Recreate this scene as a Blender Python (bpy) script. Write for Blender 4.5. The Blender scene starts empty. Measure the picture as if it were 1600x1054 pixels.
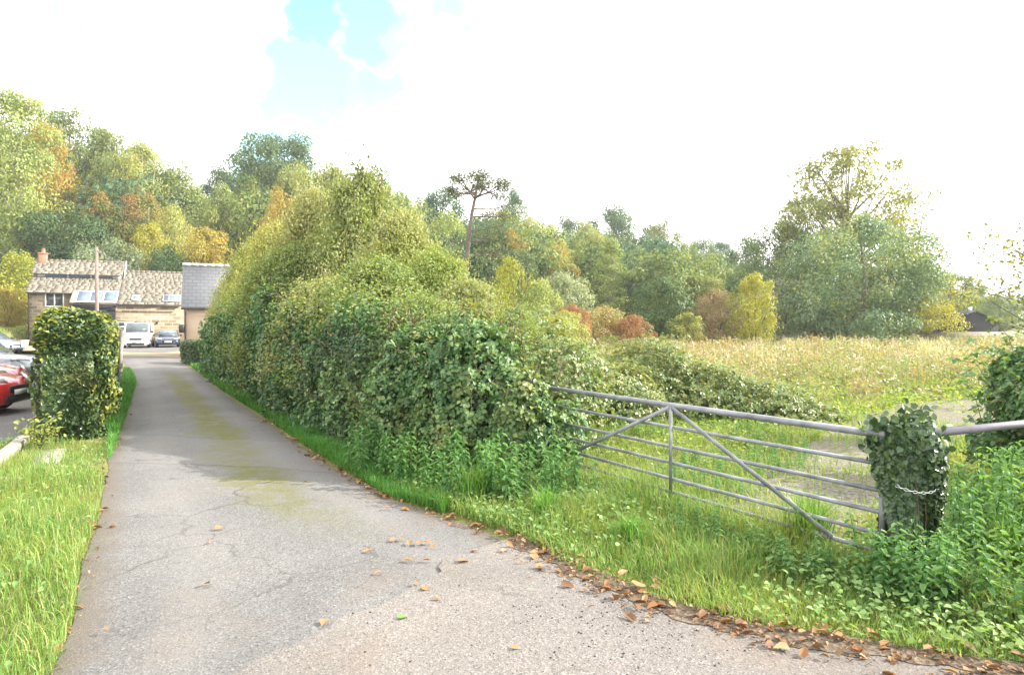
import bpy, math
import numpy as np
from mathutils import Vector
rng = np.random.default_rng(11)
sc = bpy.context.scene
COL = sc.collection
rad = math.radians
# photograph geometry: focal length in pixels, horizon row, eye height
F, CX, HY, H = 1020.0, 800.0, 505.0, 2.0
HAZE = 0.0004
def at(px, py, d):
    return np.array([(px-CX)/F*d, d, H-(py-HY)/F*d])
def gx(px, py):                       # ground point seen at a pixel
    d = F*H/(py-HY)
    return ((px-CX)/F*d, d)
def sstep(a, b, x):
    t = np.clip((x-a)/(b-a), 0, 1)
    return t*t*(3-2*t)
def terrain(x, y):
    x = np.asarray(x, float); y = np.asarray(y, float)
    s = -.435*(x+60)+.9*(y-74)
    fac = .55-.42*sstep(-45, 45, x)
    h = np.where(s > 0, s*s/(s+8), 0)*fac
    h = 34*np.tanh(h/34)
    lawn = 1.45*sstep(-43.5, -45.5, x)*sstep(53.2, 54.0, y)
    return np.maximum(h, lawn)
# ---------------------------------------------------------------- mesh builder
class MB:
    def __init__(s): s.V = []; s.B = []; s.n = 0
    def add(s, V, Fc, mi=0):
        V = np.asarray(V, np.float32).reshape(-1, 3); Fc = np.asarray(Fc, np.int32)
        s.V.append(V); s.B.append((Fc+s.n, mi)); s.n += len(V)
    def build(s, name, mats, parent=None, smooth=False, loc=None):
        me = bpy.data.meshes.new(name)
        V = np.concatenate(s.V) if s.V else np.zeros((0, 3), np.float32)
        me.vertices.add(len(V)); me.vertices.foreach_set('co', V.ravel())
        li = np.concatenate([b.ravel() for b, _ in s.B]).astype(np.int32)
        ks = np.concatenate([np.full(len(b), b.shape[1]) for b, _ in s.B])
        st = np.concatenate([[0], np.cumsum(ks)[:-1]]).astype(np.int32)
        mi = np.concatenate([np.full(len(b), m) for b, m in s.B]).astype(np.int32)
        me.loops.add(len(li)); me.loops.foreach_set('vertex_index', li)
        me.polygons.add(len(ks)); me.polygons.foreach_set('loop_start', st)
        me.polygons.foreach_set('material_index', mi)
        if smooth: me.polygons.foreach_set('use_smooth', np.ones(len(ks), bool))
        me.update(calc_edges=True)
        for m in (mats if isinstance(mats, (list, tuple)) else [mats]): me.materials.append(m)
        o = bpy.data.objects.new(name, me); COL.objects.link(o)
        if parent is not None: o.parent = parent
        if loc is not None: o.location = loc
        return o
    def box(s, c, d, mi=0, rz=0, bev=0):
        x, y, z = [k/2 for k in d]
        if bev:
            b = min(bev, x*.9, y*.9, z*.9)
            V = []
            for (zz, r) in ((-z, b), (-z+b, 0), (z-b, 0), (z, b)):
                X, Y = x-r, y-r
                V += [(-X+b*(r == 0), -Y, zz), (X-b*(r == 0), -Y, zz), (X, -Y+b*(r == 0), zz), (X, Y-b*(r == 0), zz),
                      (X-b*(r == 0), Y, zz), (-X+b*(r == 0), Y, zz), (-X, Y-b*(r == 0), zz), (-X, -Y+b*(r == 0), zz)]
            V = np.array(V)
            Fc = [[k*8+i, k*8+(i+1) % 8, k*8+8+(i+1) % 8, k*8+8+i] for k in range(3) for i in range(8)]
            caps = [list(range(7, -1, -1)), list(range(24, 32))]
        else:
            V = np.array([(a*x, b_*y, e*z) for e in (-1, 1) for a, b_ in ((-1, -1), (1, -1), (1, 1), (-1, 1))])
            Fc = [[0, 3, 2, 1], [4, 5, 6, 7], [0, 1, 5, 4], [1, 2, 6, 5], [2, 3, 7, 6], [3, 0, 4, 7]]; caps = None
        cz, sz = math.cos(rz), math.sin(rz)
        V = V@np.array([[cz, sz, 0], [-sz, cz, 0], [0, 0, 1]])+np.array(c)
        s.add(V, Fc, mi)
        if caps: s.B.append((np.array(caps, np.int32)+s.n-32, mi))
        return s
    def tube(s, P, r, seg=7, mi=0, cap=True):
        P = np.asarray(P, float); n = len(P)
        r = np.full(n, r, float) if np.isscalar(r) else np.asarray(r, float)
        T = np.gradient(P, axis=0); T /= np.linalg.norm(T, axis=1)[:, None]+1e-9
        a = np.array([0, 0, 1.]) if abs(T[0][2]) < .9 else np.array([1., 0, 0])
        u = np.cross(T[0], a); u /= np.linalg.norm(u)
        V = []
        ang = np.arange(seg)/seg*2*math.pi
        for i in range(n):
            u = u-T[i]*u.dot(T[i]); u /= np.linalg.norm(u)+1e-9
            w = np.cross(T[i], u)
            V.append(P[i]+r[i]*(np.cos(ang)[:, None]*u+np.sin(ang)[:, None]*w))
        V = np.concatenate(V)
        Fc = [[i*seg+k, i*seg+(k+1) % seg, (i+1)*seg+(k+1) % seg, (i+1)*seg+k] for i in range(n-1) for k in range(seg)]
        s.add(V, Fc, mi)
        if cap: s.B.append((np.array([list(range(seg-1, -1, -1)), list(range((n-1)*seg, n*seg))], np.int32)+s.n-len(V), mi))
        return s
    def prism(s, poly, off, mi=0):     # polygon (3D points) pushed along off
        P = np.asarray(poly, float); n = len(P)
        s.add(np.concatenate([P, P+np.asarray(off)]), [[i, (i+1) % n, n+(i+1) % n, n+i] for i in range(n)], mi)
        s.B.append((np.array([list(range(n-1, -1, -1)), list(range(n, 2*n))], np.int32)+s.n-2*n, mi))
        return s
def norm(a): return a/(np.linalg.norm(a, axis=-1, keepdims=True)+1e-9)
def rdir(n, r=None): return norm((r or rng).normal(size=(n, 3)))
def cards(mb, P, N, size, asp=.6, shape='d', fold=.12, T=None, mi=0, tj=1.0):
    n = len(P)
    if n == 0: return
    size = np.broadcast_to(np.asarray(size, float), (n,))[:, None]
    N = norm(N)
    t = rdir(n)*tj
    if T is not None: t = t+T
    t = norm(t-N*np.sum(t*N, 1, keepdims=True)); b = np.cross(N, t)
    if shape == 'd':
        V = np.stack([P-t*size*.5, P+b*size*asp*.5+N*size*fold, P+t*size*.5, P-b*size*asp*.5+N*size*fold], 1)
        Fc = np.array([[0, 1, 2], [0, 2, 3]])
        k = 4
    else:
        q = lambda u, v, w: P+t*size*u+b*size*asp*v+N*size*w
        V = np.stack([q(-.45, 0, 0), q(-.3, .45, fold), q(.12, .42, fold), q(.55, 0, -.12), q(.12, -.42, fold), q(-.3, -.45, fold)], 1)
        Fc = np.array([[0, 1, 2, 3], [0, 3, 4, 5]]); k = 6
    Fa = (np.arange(n)*k)[:, None, None]+Fc[None]
    mb.add(V.reshape(-1, 3), Fa.reshape(-1, Fc.shape[1]), mi)
def blades(mb, P, h, w, lean=.5, mi=0):
    n = len(P)
    h = np.broadcast_to(np.asarray(h, float), (n,))[:, None]
    a = rng.uniform(0, 2*math.pi, n)
    D = np.stack([np.cos(a), np.sin(a), np.zeros(n)], 1); S = np.stack([-D[:, 1], D[:, 0], D[:, 2]], 1)
    ln = rng.uniform(.1, 1, n)[:, None]*lean
    up = np.array([0, 0, 1.])
    w = np.broadcast_to(np.asarray(w, float), (n,))[:, None]
    m = P+up*h*.55+D*h*ln*.3; tip = P+up*h*(1-.35*ln)+D*h*ln
    V = np.stack([P-S*w*.5, P+S*w*.5, m+S*w*.42, m-S*w*.42, tip], 1)
    mb.add(V.reshape(-1, 3), (np.arange(n)*5)[:, None]+np.array([[0, 1, 2, 3]]), mi)
    mb.B.append(((np.arange(n)*5)[:, None]+np.array([[3, 2, 4]])+mb.n-5*n, mi))
_ph = rng.uniform(0, 6.28, (8, 6, 3)); _kd = rng.normal(size=(8, 6, 3))
def lump(P, sc_, k=0):
    P = np.asarray(P); o = 0
    for i in range(6): o = o+np.sin(P@(_kd[k, i]*sc_*(1+.35*i))+_ph[k, i, 0])/(1+.5*i)
    return o/2.6
def inpoly(P, poly):
    poly = np.asarray(poly); x, y = P[:, 0], P[:, 1]; c = np.zeros(len(P), bool); j = len(poly)-1
    for i in range(len(poly)):
        xi, yi = poly[i]; xj, yj = poly[j]
        c ^= ((yi > y) != (yj > y)) & (x < (xj-xi)*(y-yi)/(yj-yi+1e-12)+xi); j = i
    return c
def scatter(poly, n):
    poly = np.asarray(poly, float); lo, hi = poly.min(0), poly.max(0); out = []; tot = 0
    while tot < n:
        P = rng.uniform(lo, hi, (n*2, 2)); P = P[inpoly(P, poly)]; out.append(P); tot += len(P)
    P = np.concatenate(out)[:n]
    return np.column_stack([P, np.zeros(n)])
# ---------------------------------------------------------------- tags
def tag(o, label=None, cat=None, group=None, kind=None):
    for k, v in (('label', label), ('category', cat), ('group', group), ('kind', kind)):
        if v: o[k] = v
    return o
def thing(name, label, cat, loc=(0, 0, 0), rz=0, group=None):
    o = bpy.data.objects.new(name, None); COL.objects.link(o)
    o.location = loc; o.rotation_euler = (0, 0, rz); o.empty_display_size = .3
    return tag(o, label, cat, group)
def dup(root):
    r = root.copy(); COL.objects.link(r)
    for ch in root.children:
        c = ch.copy(); COL.objects.link(c); c.parent = r
        for g in ch.children:
            d = g.copy(); COL.objects.link(d); d.parent = c
    return r
# ---------------------------------------------------------------- materials
class NT:
    def __init__(s, name):
        s.m = bpy.data.materials.new(name); s.m.use_nodes = True; s.t = s.m.node_tree; s.t.nodes.clear()
        s.out = s.t.nodes.new('ShaderNodeOutputMaterial')
    def n(s, typ, **k):
        nd = s.t.nodes.new('ShaderNode'+typ)
        for a, v in k.items():
            if a == 'ins':
                for i, x in v.items():
                    if hasattr(x, 'is_linked') or isinstance(x, bpy.types.NodeSocket): s.t.links.new(x, nd.inputs[i])
                    else: nd.inputs[i].default_value = x
            else: setattr(nd, a, v)
        return nd
    def ramp(s, fac, stops, interp='LINEAR'):
        nd = s.n('ValToRGB', ins={0: fac}); cr = nd.color_ramp; cr.interpolation = interp
        while len(cr.elements) < len(stops): cr.elements.new(.5)
        for e, (p, c) in zip(cr.elements, stops):
            e.position = p; e.color = (*c, 1) if not np.isscalar(c) else (c, c, c, 1)
        return nd.outputs[0]
    def mix(s, fac, a, b, mode='MIX'):
        nd = s.n('MixRGB', blend_type=mode, ins={0: fac, 1: a if not isinstance(a, tuple) else (*a, 1), 2: b if not isinstance(b, tuple) else (*b, 1)})
        return nd.outputs[0]
    def math(s, op, a, b=0.0, clamp=False):
        return s.n('Math', operation=op, use_clamp=clamp, ins={0: a, 1: b}).outputs[0]
    def noise(s, vec, scale, detail=3, rough=.55, dist=0):
        return s.n('TexNoise', ins={'Vector': vec, 'Scale': scale, 'Detail': detail, 'Roughness': rough, 'Distortion': dist}).outputs[0]
    def obj(s): return s.n('TexCoord').outputs['Object']
    def bsdf(s, col, rough=.7, spec=.3, metal=0, bump=None, bstr=.3, bdist=.02, **kw):
        b = s.n('BsdfPrincipled')
        def put(i, x):
            if isinstance(x, bpy.types.NodeSocket): s.t.links.new(x, b.inputs[i])
            else: b.inputs[i].default_value = (*x, 1) if isinstance(x, tuple) else x
        put('Base Color', col); put('Roughness', rough); put('Specular IOR Level', spec); put('Metallic', metal)
        for k, v in kw.items(): put(k.replace('_', ' '), v)
        if bump is not None:
            bn = s.n('Bump', ins={'Strength': bstr, 'Distance': bdist, 'Height': bump}); s.t.links.new(bn.outputs[0], b.inputs['Normal'])
        s.t.links.new(b.outputs[0], s.out.inputs[0]); return b
def foliage(name, cols, acc=None, acs=.35, acw=.52, trans=.35, rough=.5, spec=.25, hue=.02, gain=1.5):
    m = NT(name)
    cols = [tuple(x*gain for x in c) for c in cols]; acc = tuple(x*gain for x in acc) if acc else None
    rp = m.n('NewGeometry').outputs['Random Per Island']
    k = len(cols)
    c = m.ramp(rp, [(i/max(1, k-1), x) for i, x in enumerate(cols)])
    oi = m.n('ObjectInfo')
    if acc:
        off = m.n('VectorMath', operation='ADD', ins={0: m.obj(), 1: oi.outputs['Location']}).outputs[0]
        nz = m.noise(off, acs, 2)
        msk = m.ramp(nz, [(acw-.08, 0.), (acw+.12, 1.)])
        msk = m.math('MULTIPLY', msk, m.ramp(rp, [(.15, .35), (.8, 1.)]))
        c = m.mix(msk, c, acc)
    hv = m.n('HueSaturation', ins={'Hue': m.n('MapRange', ins={0: oi.outputs['Random'], 3: .5-hue, 4: .5+hue}).outputs[0],
                                   'Saturation': 1.0, 'Value': m.n('MapRange', ins={0: oi.outputs['Random'], 3: 1.14, 4: .86}).outputs[0], 'Color': c})
    c = hv.outputs[0]
    b = m.bsdf(c, rough, spec)
    tc = m.mix(1.0, c, (1.35, 1.3, .7), 'MULTIPLY')
    tr = m.n('BsdfTranslucent', ins={'Color': tc})
    mx = m.n('MixShader', ins={0: trans, 1: b.outputs[0], 2: tr.outputs[0]})
    m.t.links.new(mx.outputs[0], m.out.inputs[0])
    return m.m
def plain(name, col, rough=.6, spec=.3, metal=0, var=.12, vs=3., bump=0, **kw):
    m = NT(name); nz = m.noise(m.obj(), vs, 4)
    lo = tuple(x*(1-var) for x in col); hi = tuple(min(1, x*(1+var)) for x in col)
    c = m.ramp(nz, [(.3, lo), (.7, hi)])
    m.bsdf(c, rough, spec, metal, bump=m.noise(m.obj(), vs*9, 3) if bump else None, bstr=bump, **kw)
    return m.m
G = {}
G['olive'] = foliage('olive leaves', [(.075, .11, .028), (.115, .15, .04), (.155, .18, .055), (.19, .2, .07)], (.2, .19, .035), .5, .6)
G['pale'] = foliage('pale yellow green leaves', [(.12, .16, .04), (.18, .215, .06), (.235, .25, .085)], (.25, .235, .06), .35, .55)
G['green'] = foliage('mid green leaves', [(.05, .08, .02), (.08, .115, .03), (.115, .15, .042)], (.16, .15, .035), .3, .58)
G['dark'] = foliage('dark green leaves', [(.03, .055, .02), (.048, .082, .028), (.07, .105, .035)], (.09, .11, .03), .4, .6, trans=.25)
G['gold'] = foliage('golden leaves', [(.22, .18, .03), (.29, .22, .035), (.3, .245, .05), (.17, .18, .04)], (.33, .2, .03), .4, .6, gain=1.2)
G['yellow'] = foliage('yellow green leaves', [(.18, .19, .025), (.27, .26, .035), (.33, .3, .05)], (.14, .17, .03), .5, .6, gain=1.25)
G['orange'] = foliage('green and orange leaves', [(.06, .09, .025), (.09, .12, .03), (.14, .15, .04)], (.3, .15, .045), .3, .52)
G['red'] = foliage('red autumn leaves', [(.2, .085, .04), (.25, .115, .055), (.25, .16, .075)], (.2, .17, .06), .5, .56, gain=1.25)
G['pink'] = foliage('pinkish brown leaves', [(.17, .135, .075), (.22, .165, .09), (.16, .165, .07)], (.25, .14, .08), .5, .58, gain=1.25)
G['tan'] = foliage('tan and yellow leaves', [(.18, .16, .06), (.24, .2, .085), (.17, .18, .06)], (.28, .17, .06), .6, .58)
G['grey'] = foliage('grey green willow leaves', [(.11, .14, .075), (.16, .185, .1), (.2, .22, .13)], (.1, .13, .05), .5, .6)
G['blue'] = foliage('blue green leaves', [(.035, .075, .045), (.05, .1, .055), (.075, .125, .06)], (.13, .16, .035), .35, .62)
G['hazy'] = foliage('haze-veiled blue green leaves', [(.055, .1, .055), (.08, .13, .07), (.115, .16, .08)], (.2, .21, .06), .3, .56)  # paler version of the blue green: haze and flare veil put into leaf colour
G['brown'] = foliage('brownish open leaves', [(.08, .09, .03), (.13, .14, .04), (.19, .19, .05)], (.25, .23, .05), .25, .55)
G['willow'] = foliage('green willow leaves', [(.075, .12, .036), (.115, .165, .05), (.155, .2, .065), (.21, .21, .08)], (.17, .18, .05), .7, .56)
G['needle'] = foliage('pine needles', [(.03, .045, .02), (.055, .07, .028), (.085, .095, .04)], trans=.15)
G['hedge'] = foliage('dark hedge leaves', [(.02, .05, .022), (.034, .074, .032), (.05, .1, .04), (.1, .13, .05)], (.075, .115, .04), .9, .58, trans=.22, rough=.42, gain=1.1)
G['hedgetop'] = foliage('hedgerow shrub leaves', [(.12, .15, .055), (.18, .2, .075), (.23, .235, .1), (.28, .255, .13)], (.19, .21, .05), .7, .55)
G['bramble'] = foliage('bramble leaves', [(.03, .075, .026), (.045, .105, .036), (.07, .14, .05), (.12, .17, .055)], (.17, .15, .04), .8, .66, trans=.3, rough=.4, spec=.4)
G['bramblelit'] = foliage('sunlit bramble leaves', [(.065, .11, .035), (.1, .15, .05), (.14, .18, .075), (.2, .17, .06)], (.2, .19, .05), .7, .58, rough=.38, spec=.45)  # lit copy of bramble: sunlight put into the leaf colour, plus real yellowing
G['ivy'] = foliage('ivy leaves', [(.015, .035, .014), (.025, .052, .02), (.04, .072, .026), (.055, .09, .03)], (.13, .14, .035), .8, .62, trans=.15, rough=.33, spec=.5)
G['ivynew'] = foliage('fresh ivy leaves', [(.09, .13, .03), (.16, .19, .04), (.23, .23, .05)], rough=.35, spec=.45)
G['grass'] = foliage('grass blades', [(.06, .125, .024), (.095, .17, .032), (.14, .215, .048), (.28, .25, .11)], (.2, .22, .055), .9, .54, trans=.4, rough=.45)
G['grassdark'] = foliage('verge grass blades', [(.045, .13, .025), (.07, .175, .032), (.11, .21, .04)], (.1, .16, .03), .9, .6, trans=.4, rough=.45)
G['nettle'] = foliage('nettle leaves', [(.06, .125, .04), (.095, .175, .055), (.14, .22, .08)], (.14, .19, .04), 1.2, .62, trans=.4)
G['weed'] = foliage('dry weed stems', [(.1, .105, .055), (.16, .14, .085), (.22, .175, .12), (.28, .235, .16)], (.2, .155, .09), .35, .56, trans=.3)
G['fieldgreen'] = foliage('olive field weeds', [(.075, .105, .035), (.12, .145, .055), (.17, .17, .075)], (.19, .15, .07), .4, .56)
G['fluff'] = foliage('seed heads', [(.3, .26, .2), (.38, .34, .27), (.24, .19, .14)], trans=.3)
G['lush'] = foliage('lush field grass', [(.11, .165, .03), (.16, .205, .045), (.215, .24, .07)], (.27, .25, .1), .5, .6, trans=.4)
G['litter'] = foliage('fallen leaves', [(.075, .042, .022), (.12, .062, .026), (.17, .085, .032), (.21, .14, .07), (.055, .035, .022)], trans=.1, rough=.6)
G['bark'] = plain('grey bark', (.13, .105, .08), .9, .1, var=.35, vs=4, bump=.4)
G['barkpale'] = plain('pale bark', (.3, .26, .2), .9, .1, var=.3, vs=4)
G['barkred'] = plain('pine bark', (.13, .105, .085), .9, .1, var=.3, vs=3, bump=.4)
G['stem'] = plain('brown stems', (.11, .07, .05), .8, .2, var=.3, vs=6)
G['galv'] = plain('galvanised steel', (.21, .215, .235), .55, .4, .3, var=.4, vs=5)
G['rust'] = plain('dull steel tube', (.2, .18, .21), .5, .4, .3, var=.2, vs=6)
G['concrete'] = plain('weathered concrete', (.33, .31, .27), .9, .2, var=.2, vs=6, bump=.4)
G['oldwood'] = plain('weathered grey wood', (.3, .28, .27), .9, .1, var=.25, vs=8, bump=.5)
G['pole'] = plain('utility pole wood', (.21, .16, .14), .85, .15, var=.2, vs=3)
G['white'] = plain('white frame paint', (.78, .78, .76), .4, .4, var=.03)
G['black'] = plain('black boarding', (.02, .02, .023), .85, .2, var=.2)
G['blackpl'] = plain('black plastic', (.018, .018, .02), .4, .4, var=.1)
G['gutter'] = plain('dark gutter', (.05, .035, .03), .5, .4)
G['render'] = plain('cream pink render', (.5, .38, .28), .9, .15, var=.06, vs=2, bump=.15)
G['brick'] = None
G['pot'] = plain('clay pot', (.4, .2, .13), .8, .2)
G['lead'] = plain('lead flashing', (.45, .45, .47), .6, .4)
G['cable'] = plain('cable', (.12, .12, .12), .6, .3)
G['rubber'] = plain('tyre rubber', (.02, .02, .02), .85, .2)
G['rim'] = plain('wheel alloy', (.5, .5, .52), .3, .5, .8)
G['chrome'] = plain('chrome', (.7, .7, .72), .15, .5, 1)
G['lamp'] = plain('headlamp glass', (.6, .63, .68), .08, .6, .3)
G['plate'] = plain('number plate', (.75, .75, .7), .4, .4, var=.04)
def paint(name, col):
    m = NT(name); m.bsdf(col, .25, .5, .25, Coat_Weight=.8, Coat_Roughness=.05); return m.m
def glassy(name, col=(.05, .065, .075)):
    m = NT(name); m.bsdf(col, .06, .6, 0); return m.m
G['glass'] = glassy('car glass', (.06, .08, .09)); G['winglass'] = glassy('window glass', (.04, .05, .06)); G['skyglass'] = plain('skylight glass', (.13, .17, .23), .35, .15, var=.1)
def masonry(name, c1, c2, mortar, bw, bh, bump=.5, slope=False):
    m = NT(name); o = m.obj(); sp = m.n('SeparateXYZ', ins={0: o})
    wob = m.noise(o, 1.3, 2)
    v = m.n('CombineXYZ', ins={0: sp.outputs[0] if slope else m.math('ADD', sp.outputs[0], sp.outputs[1]), 1: m.math('ADD', sp.outputs[2], m.math('MULTIPLY', wob, .02 if slope else .06)), 2: 0.0}).outputs[0]
    b = m.n('TexBrick', ins={'Vector': v, 'Color1': (*c1, 1), 'Color2': (*c2, 1), 'Mortar': (*mortar, 1), 'Scale': 1.0, 'Mortar Size': bh*.12,
                             'Brick Width': bw, 'Row Height': bh, 'Bias': 0.0, 'Mortar Smooth': .4})
    st = m.noise(o, .7, 4)
    c = m.mix(m.ramp(st, [(.4, 0.), (.75, .4)]), b.outputs[0], tuple(x*.7 for x in c1))
    c = m.mix(.12, c, m.ramp(m.noise(o, 9, 3), [(.3, tuple(x*.7 for x in c1)), (.7, tuple(min(1, x*1.2) for x in c2))]))
    m.bsdf(c, .9, .15, bump=b.outputs['Fac'], bstr=-bump if False else bump, bdist=-.03)
    return m.m
G['stone'] = masonry('cotswold stone', (.13, .095, .06), (.33, .265, .185), (.33, .29, .23), .7, .3)
G['brick'] = masonry('red brick', (.36, .14, .09), (.45, .2, .13), (.4, .33, .28), .22, .075)
G['rubble'] = masonry('grey rubble wall', (.2, .18, .15), (.28, .25, .2), (.2, .18, .15), .4, .18)
G['slate'] = masonry('grey slates', (.2, .2, .21), (.235, .235, .245), (.14, .14, .147), .42, .21, .25, True)
def tilemat(name, cols, moss):
    m = NT(name); rp = m.n('NewGeometry').outputs['Random Per Island']; o = m.obj()
    c = m.ramp(rp, [(i/(len(cols)-1), x) for i, x in enumerate(cols)])
    c = m.mix(m.ramp(m.noise(o, 2.2, 5, .7), [(.5, 0.), (.68, .7)]), c, moss)
    m.bsdf(c, .9, .15, bump=m.noise(o, 25, 3), bstr=.3); return m.m
G['tile'] = tilemat('stone roof tiles', [(.14, .124, .098), (.18, .16, .128), (.215, .194, .158), (.165, .148, .118)], (.12, .105, .075))
def groundmat():
    m = NT('field ground'); o = m.obj()
    a = m.ramp(m.noise(o, .35, 5), [(.3, (.1, .12, .035)), (.5, (.15, .16, .05)), (.7, (.2, .17, .09))])
    c = m.mix(m.ramp(m.noise(o, 6, 4), [(.45, 0.), (.7, .6)]), a, (.11, .085, .055))
    m.bsdf(c, .95, .1, bump=m.noise(o, 12, 4), bstr=.5, bdist=.05); return m.m
def asphalt(name, base, light, moss=False, crack=.5, agg=85):
    m = NT(name); o = m.obj()
    big = m.noise(o, .45, 5, .6, .4)
    c = m.ramp(big, [(.25, tuple(x*.72 for x in base)), (.5, base), (.75, light)])
    vo = m.n('TexVoronoi', ins={'Vector': o, 'Scale': agg}); 
    st = m.ramp(vo.outputs['Color'], [(.08, .35), (.3, .85), (.7, 1.1), (.92, 1.8)])
    c = m.mix(.75, c, m.mix(1., c, st, 'MULTIPLY'))
    brown = m.ramp(m.noise(o, .8, 4, .6, .8), [(.54, 0.), (.78, .5)])
    c = m.mix(brown, c, (.15, .115, .088))
    w = m.n('VectorMath', operation='ADD', ins={0: o, 1: m.n('VectorMath', operation='SCALE', ins={0: m.n('TexNoise', ins={'Vector': o, 'Scale': 1.7, 'Detail': 4.0}).outputs[1], 'Scale': .55}).outputs[0]}).outputs[0]
    ve = m.n('TexVoronoi', feature='DISTANCE_TO_EDGE', ins={'Vector': w, 'Scale': .85})
    ck = m.ramp(ve.outputs[0], [(.0, 1.), (.018, 0.)])
    ck = m.math('MULTIPLY', ck, m.ramp(m.noise(o, .5, 2), [(.48, 0.), (.6, crack)]))
    c = m.mix(ck, c, (.05, .045, .04))
    if moss:
        u = m.n('Attribute', attribute_name='across').outputs['Fac']; v = m.n('Attribute', attribute_name='along').outputs['Fac']
        uu = m.math('ADD', u, m.math('MULTIPLY', m.math('SUBTRACT', m.noise(o, .9, 3), .5), .35))
        band = m.ramp(uu, [(.44, 0.), (.56, 1.), (.66, 1.), (.8, 0.)])
        rng_ = m.ramp(m.math('DIVIDE', v, 40.), [(.09, 0.), (.17, 1.), (.62, 1.), (.75, 0.)])
        mk = m.math('MULTIPLY', m.math('MULTIPLY', band, rng_), m.ramp(m.noise(o, 3.5, 5, .7), [(.33, 0.), (.55, 1.)]))
        c = m.mix(m.math('MULTIPLY', mk, .95), c, (.1, .1, .018))
        # transverse joints and the older surface beyond them
        jw = m.math('ADD', v, m.math('MULTIPLY', m.math('SUBTRACT', m.noise(o, 1.3, 4), .5), .9))
        for p0, wd in ((7.6, .05), (10.2, .035)):
            j = m.math('LESS_THAN', m.math('ABSOLUTE', m.math('SUBTRACT', jw, p0)), wd)
            c = m.mix(m.math('MULTIPLY', j, .6), c, (.07, .065, .06))
        pt = m.math('MULTIPLY', m.math('GREATER_THAN', jw, 7.6), m.math('LESS_THAN', jw, 10.2))
        c = m.mix(m.math('MULTIPLY', pt, .35), c, light)
    if moss:
        ed = m.math('ABSOLUTE', m.math('SUBTRACT', m.math('ADD', u, m.math('MULTIPLY', m.math('SUBTRACT', m.noise(o, 2.6, 4), .5), .12)), .5))
        c = m.mix(m.ramp(ed, [(.41, 0.), (.48, .75)]), c, (.11, .09, .07))
        wt = m.ramp(u, [(.12, 0.), (.25, 1.), (.38, 0.), (.68, 0.), (.8, 1.), (.92, 0.)])
        c = m.mix(m.math('MULTIPLY', wt, .22), c, (.2, .19, .18))
    hb = m.math('ADD', m.math('MULTIPLY', vo.outputs['Distance'], .6), m.noise(o, 40, 3))
    m.bsdf(c, .85, .25, bump=hb, bstr=.45, bdist=.012); return m.m
def gravelmat(name, c1, c2, green=None):
    m = NT(name); o = m.obj(); vo = m.n('TexVoronoi', ins={'Vector': o, 'Scale': 26.})
    c = m.ramp(vo.outputs['Color'], [(.1, tuple(x*.6 for x in c1)), (.5, c1), (.95, c2)])
    c = m.mix(m.ramp(m.noise(o, 1.1, 5), [(.45, 0.), (.65, .8)]), c, green or tuple(x*.75 for x in c1))
    m.bsdf(c, .9, .2, bump=vo.outputs['Distance'], bstr=.6, bdist=.03); return m.m
G['ground'] = groundmat()
G['lane'] = asphalt('lane tarmac', (.12, .116, .113), (.158, .15, .142), True, .7)
G['road'] = asphalt('old pale road', (.15, .135, .124), (.185, .165, .148), False, .8, 95)
G['park'] = asphalt('car park tarmac', (.13, .125, .12), (.17, .16, .15), False, .3)
G['yard'] = gravelmat('yard gravel', (.3, .235, .155), (.38, .31, .22))
G['track'] = gravelmat('stony field track', (.14, .125, .1), (.21, .185, .155), (.13, .15, .04))
G['soil'] = gravelmat('bare soil', (.15, .11, .08), (.22, .17, .13))
G['dirt'] = gravelmat('dark road dirt', (.1, .075, .052), (.16, .125, .09))
G['hill'] = plain('far hill woodland', (.09, .125, .1), .95, .1, var=.4, vs=.05)
# ---------------------------------------------------------------- ground
def ground():
    xs = np.unique(np.concatenate([np.linspace(-190, 190, 90), np.linspace(-60, -38, 60)])); ys = np.unique(np.concatenate([np.linspace(-22, 230, 70), np.linspace(50, 62, 30)]))
    X, Y = np.meshgrid(xs, ys); Z = terrain(X, Y)
    V = np.stack([X, Y, Z], -1).reshape(-1, 3); w = len(xs)
    i, j = np.meshgrid(np.arange(len(ys)-1), np.arange(w-1), indexing='ij')
    a = (i*w+j).ravel()
    mb = MB(); mb.add(V, np.stack([a, a+1, a+w+1, a+w], 1)); o = mb.build('ground', G['ground'], smooth=True)
    tag(o, kind='structure')
ground()
def sheet(name, poly, z, mat, step=None, jit=0, kind='structure'):
    P = np.asarray(poly, float)
    if step:                                       # finer, slightly ragged outline
        Q = []
        for a, b in zip(P, np.roll(P, -1, 0)):
            k = max(1, int(np.linalg.norm(b-a)/step))
            for t in range(k): Q.append(a+(b-a)*t/k)
        P = np.array(Q); P = P+rng.normal(0, jit, P.shape)
    mb = MB(); mb.add(np.column_stack([P, np.full(len(P), z)]), [list(range(len(P)))])
    o = mb.build(name, mat); tag(o, kind=kind); return o
Ledge = np.array([(-2.15, 2.3), (-2.62, 3.7), (-2.95, 4.4), (-3.45, 5.2), (-4.3, 6.8), (-5.85, 9.4), (-7.9, 13.2), (-12.5, 21.5), (-17.4, 29.5), (-22.5, 37.5), (-24.5, 40.5)])
Redge = np.array([(.6, 2.3), (.5, 3.7), (.3, 4.9), (.02, 5.95), (-.75, 6.75), (-1.5, 7.5), (-3.2, 10.2), (-5.4, 14), (-8.7, 19.4), (-15.6, 31.4), (-19.3, 38)])
def resample(P, n):
    d = np.concatenate([[0], np.cumsum(np.linalg.norm(np.diff(P, axis=0), axis=1))]); t = np.linspace(0, d[-1], n)
    return np.column_stack([np.interp(t, d, P[:, k]) for k in range(P.shape[1])])
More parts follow.
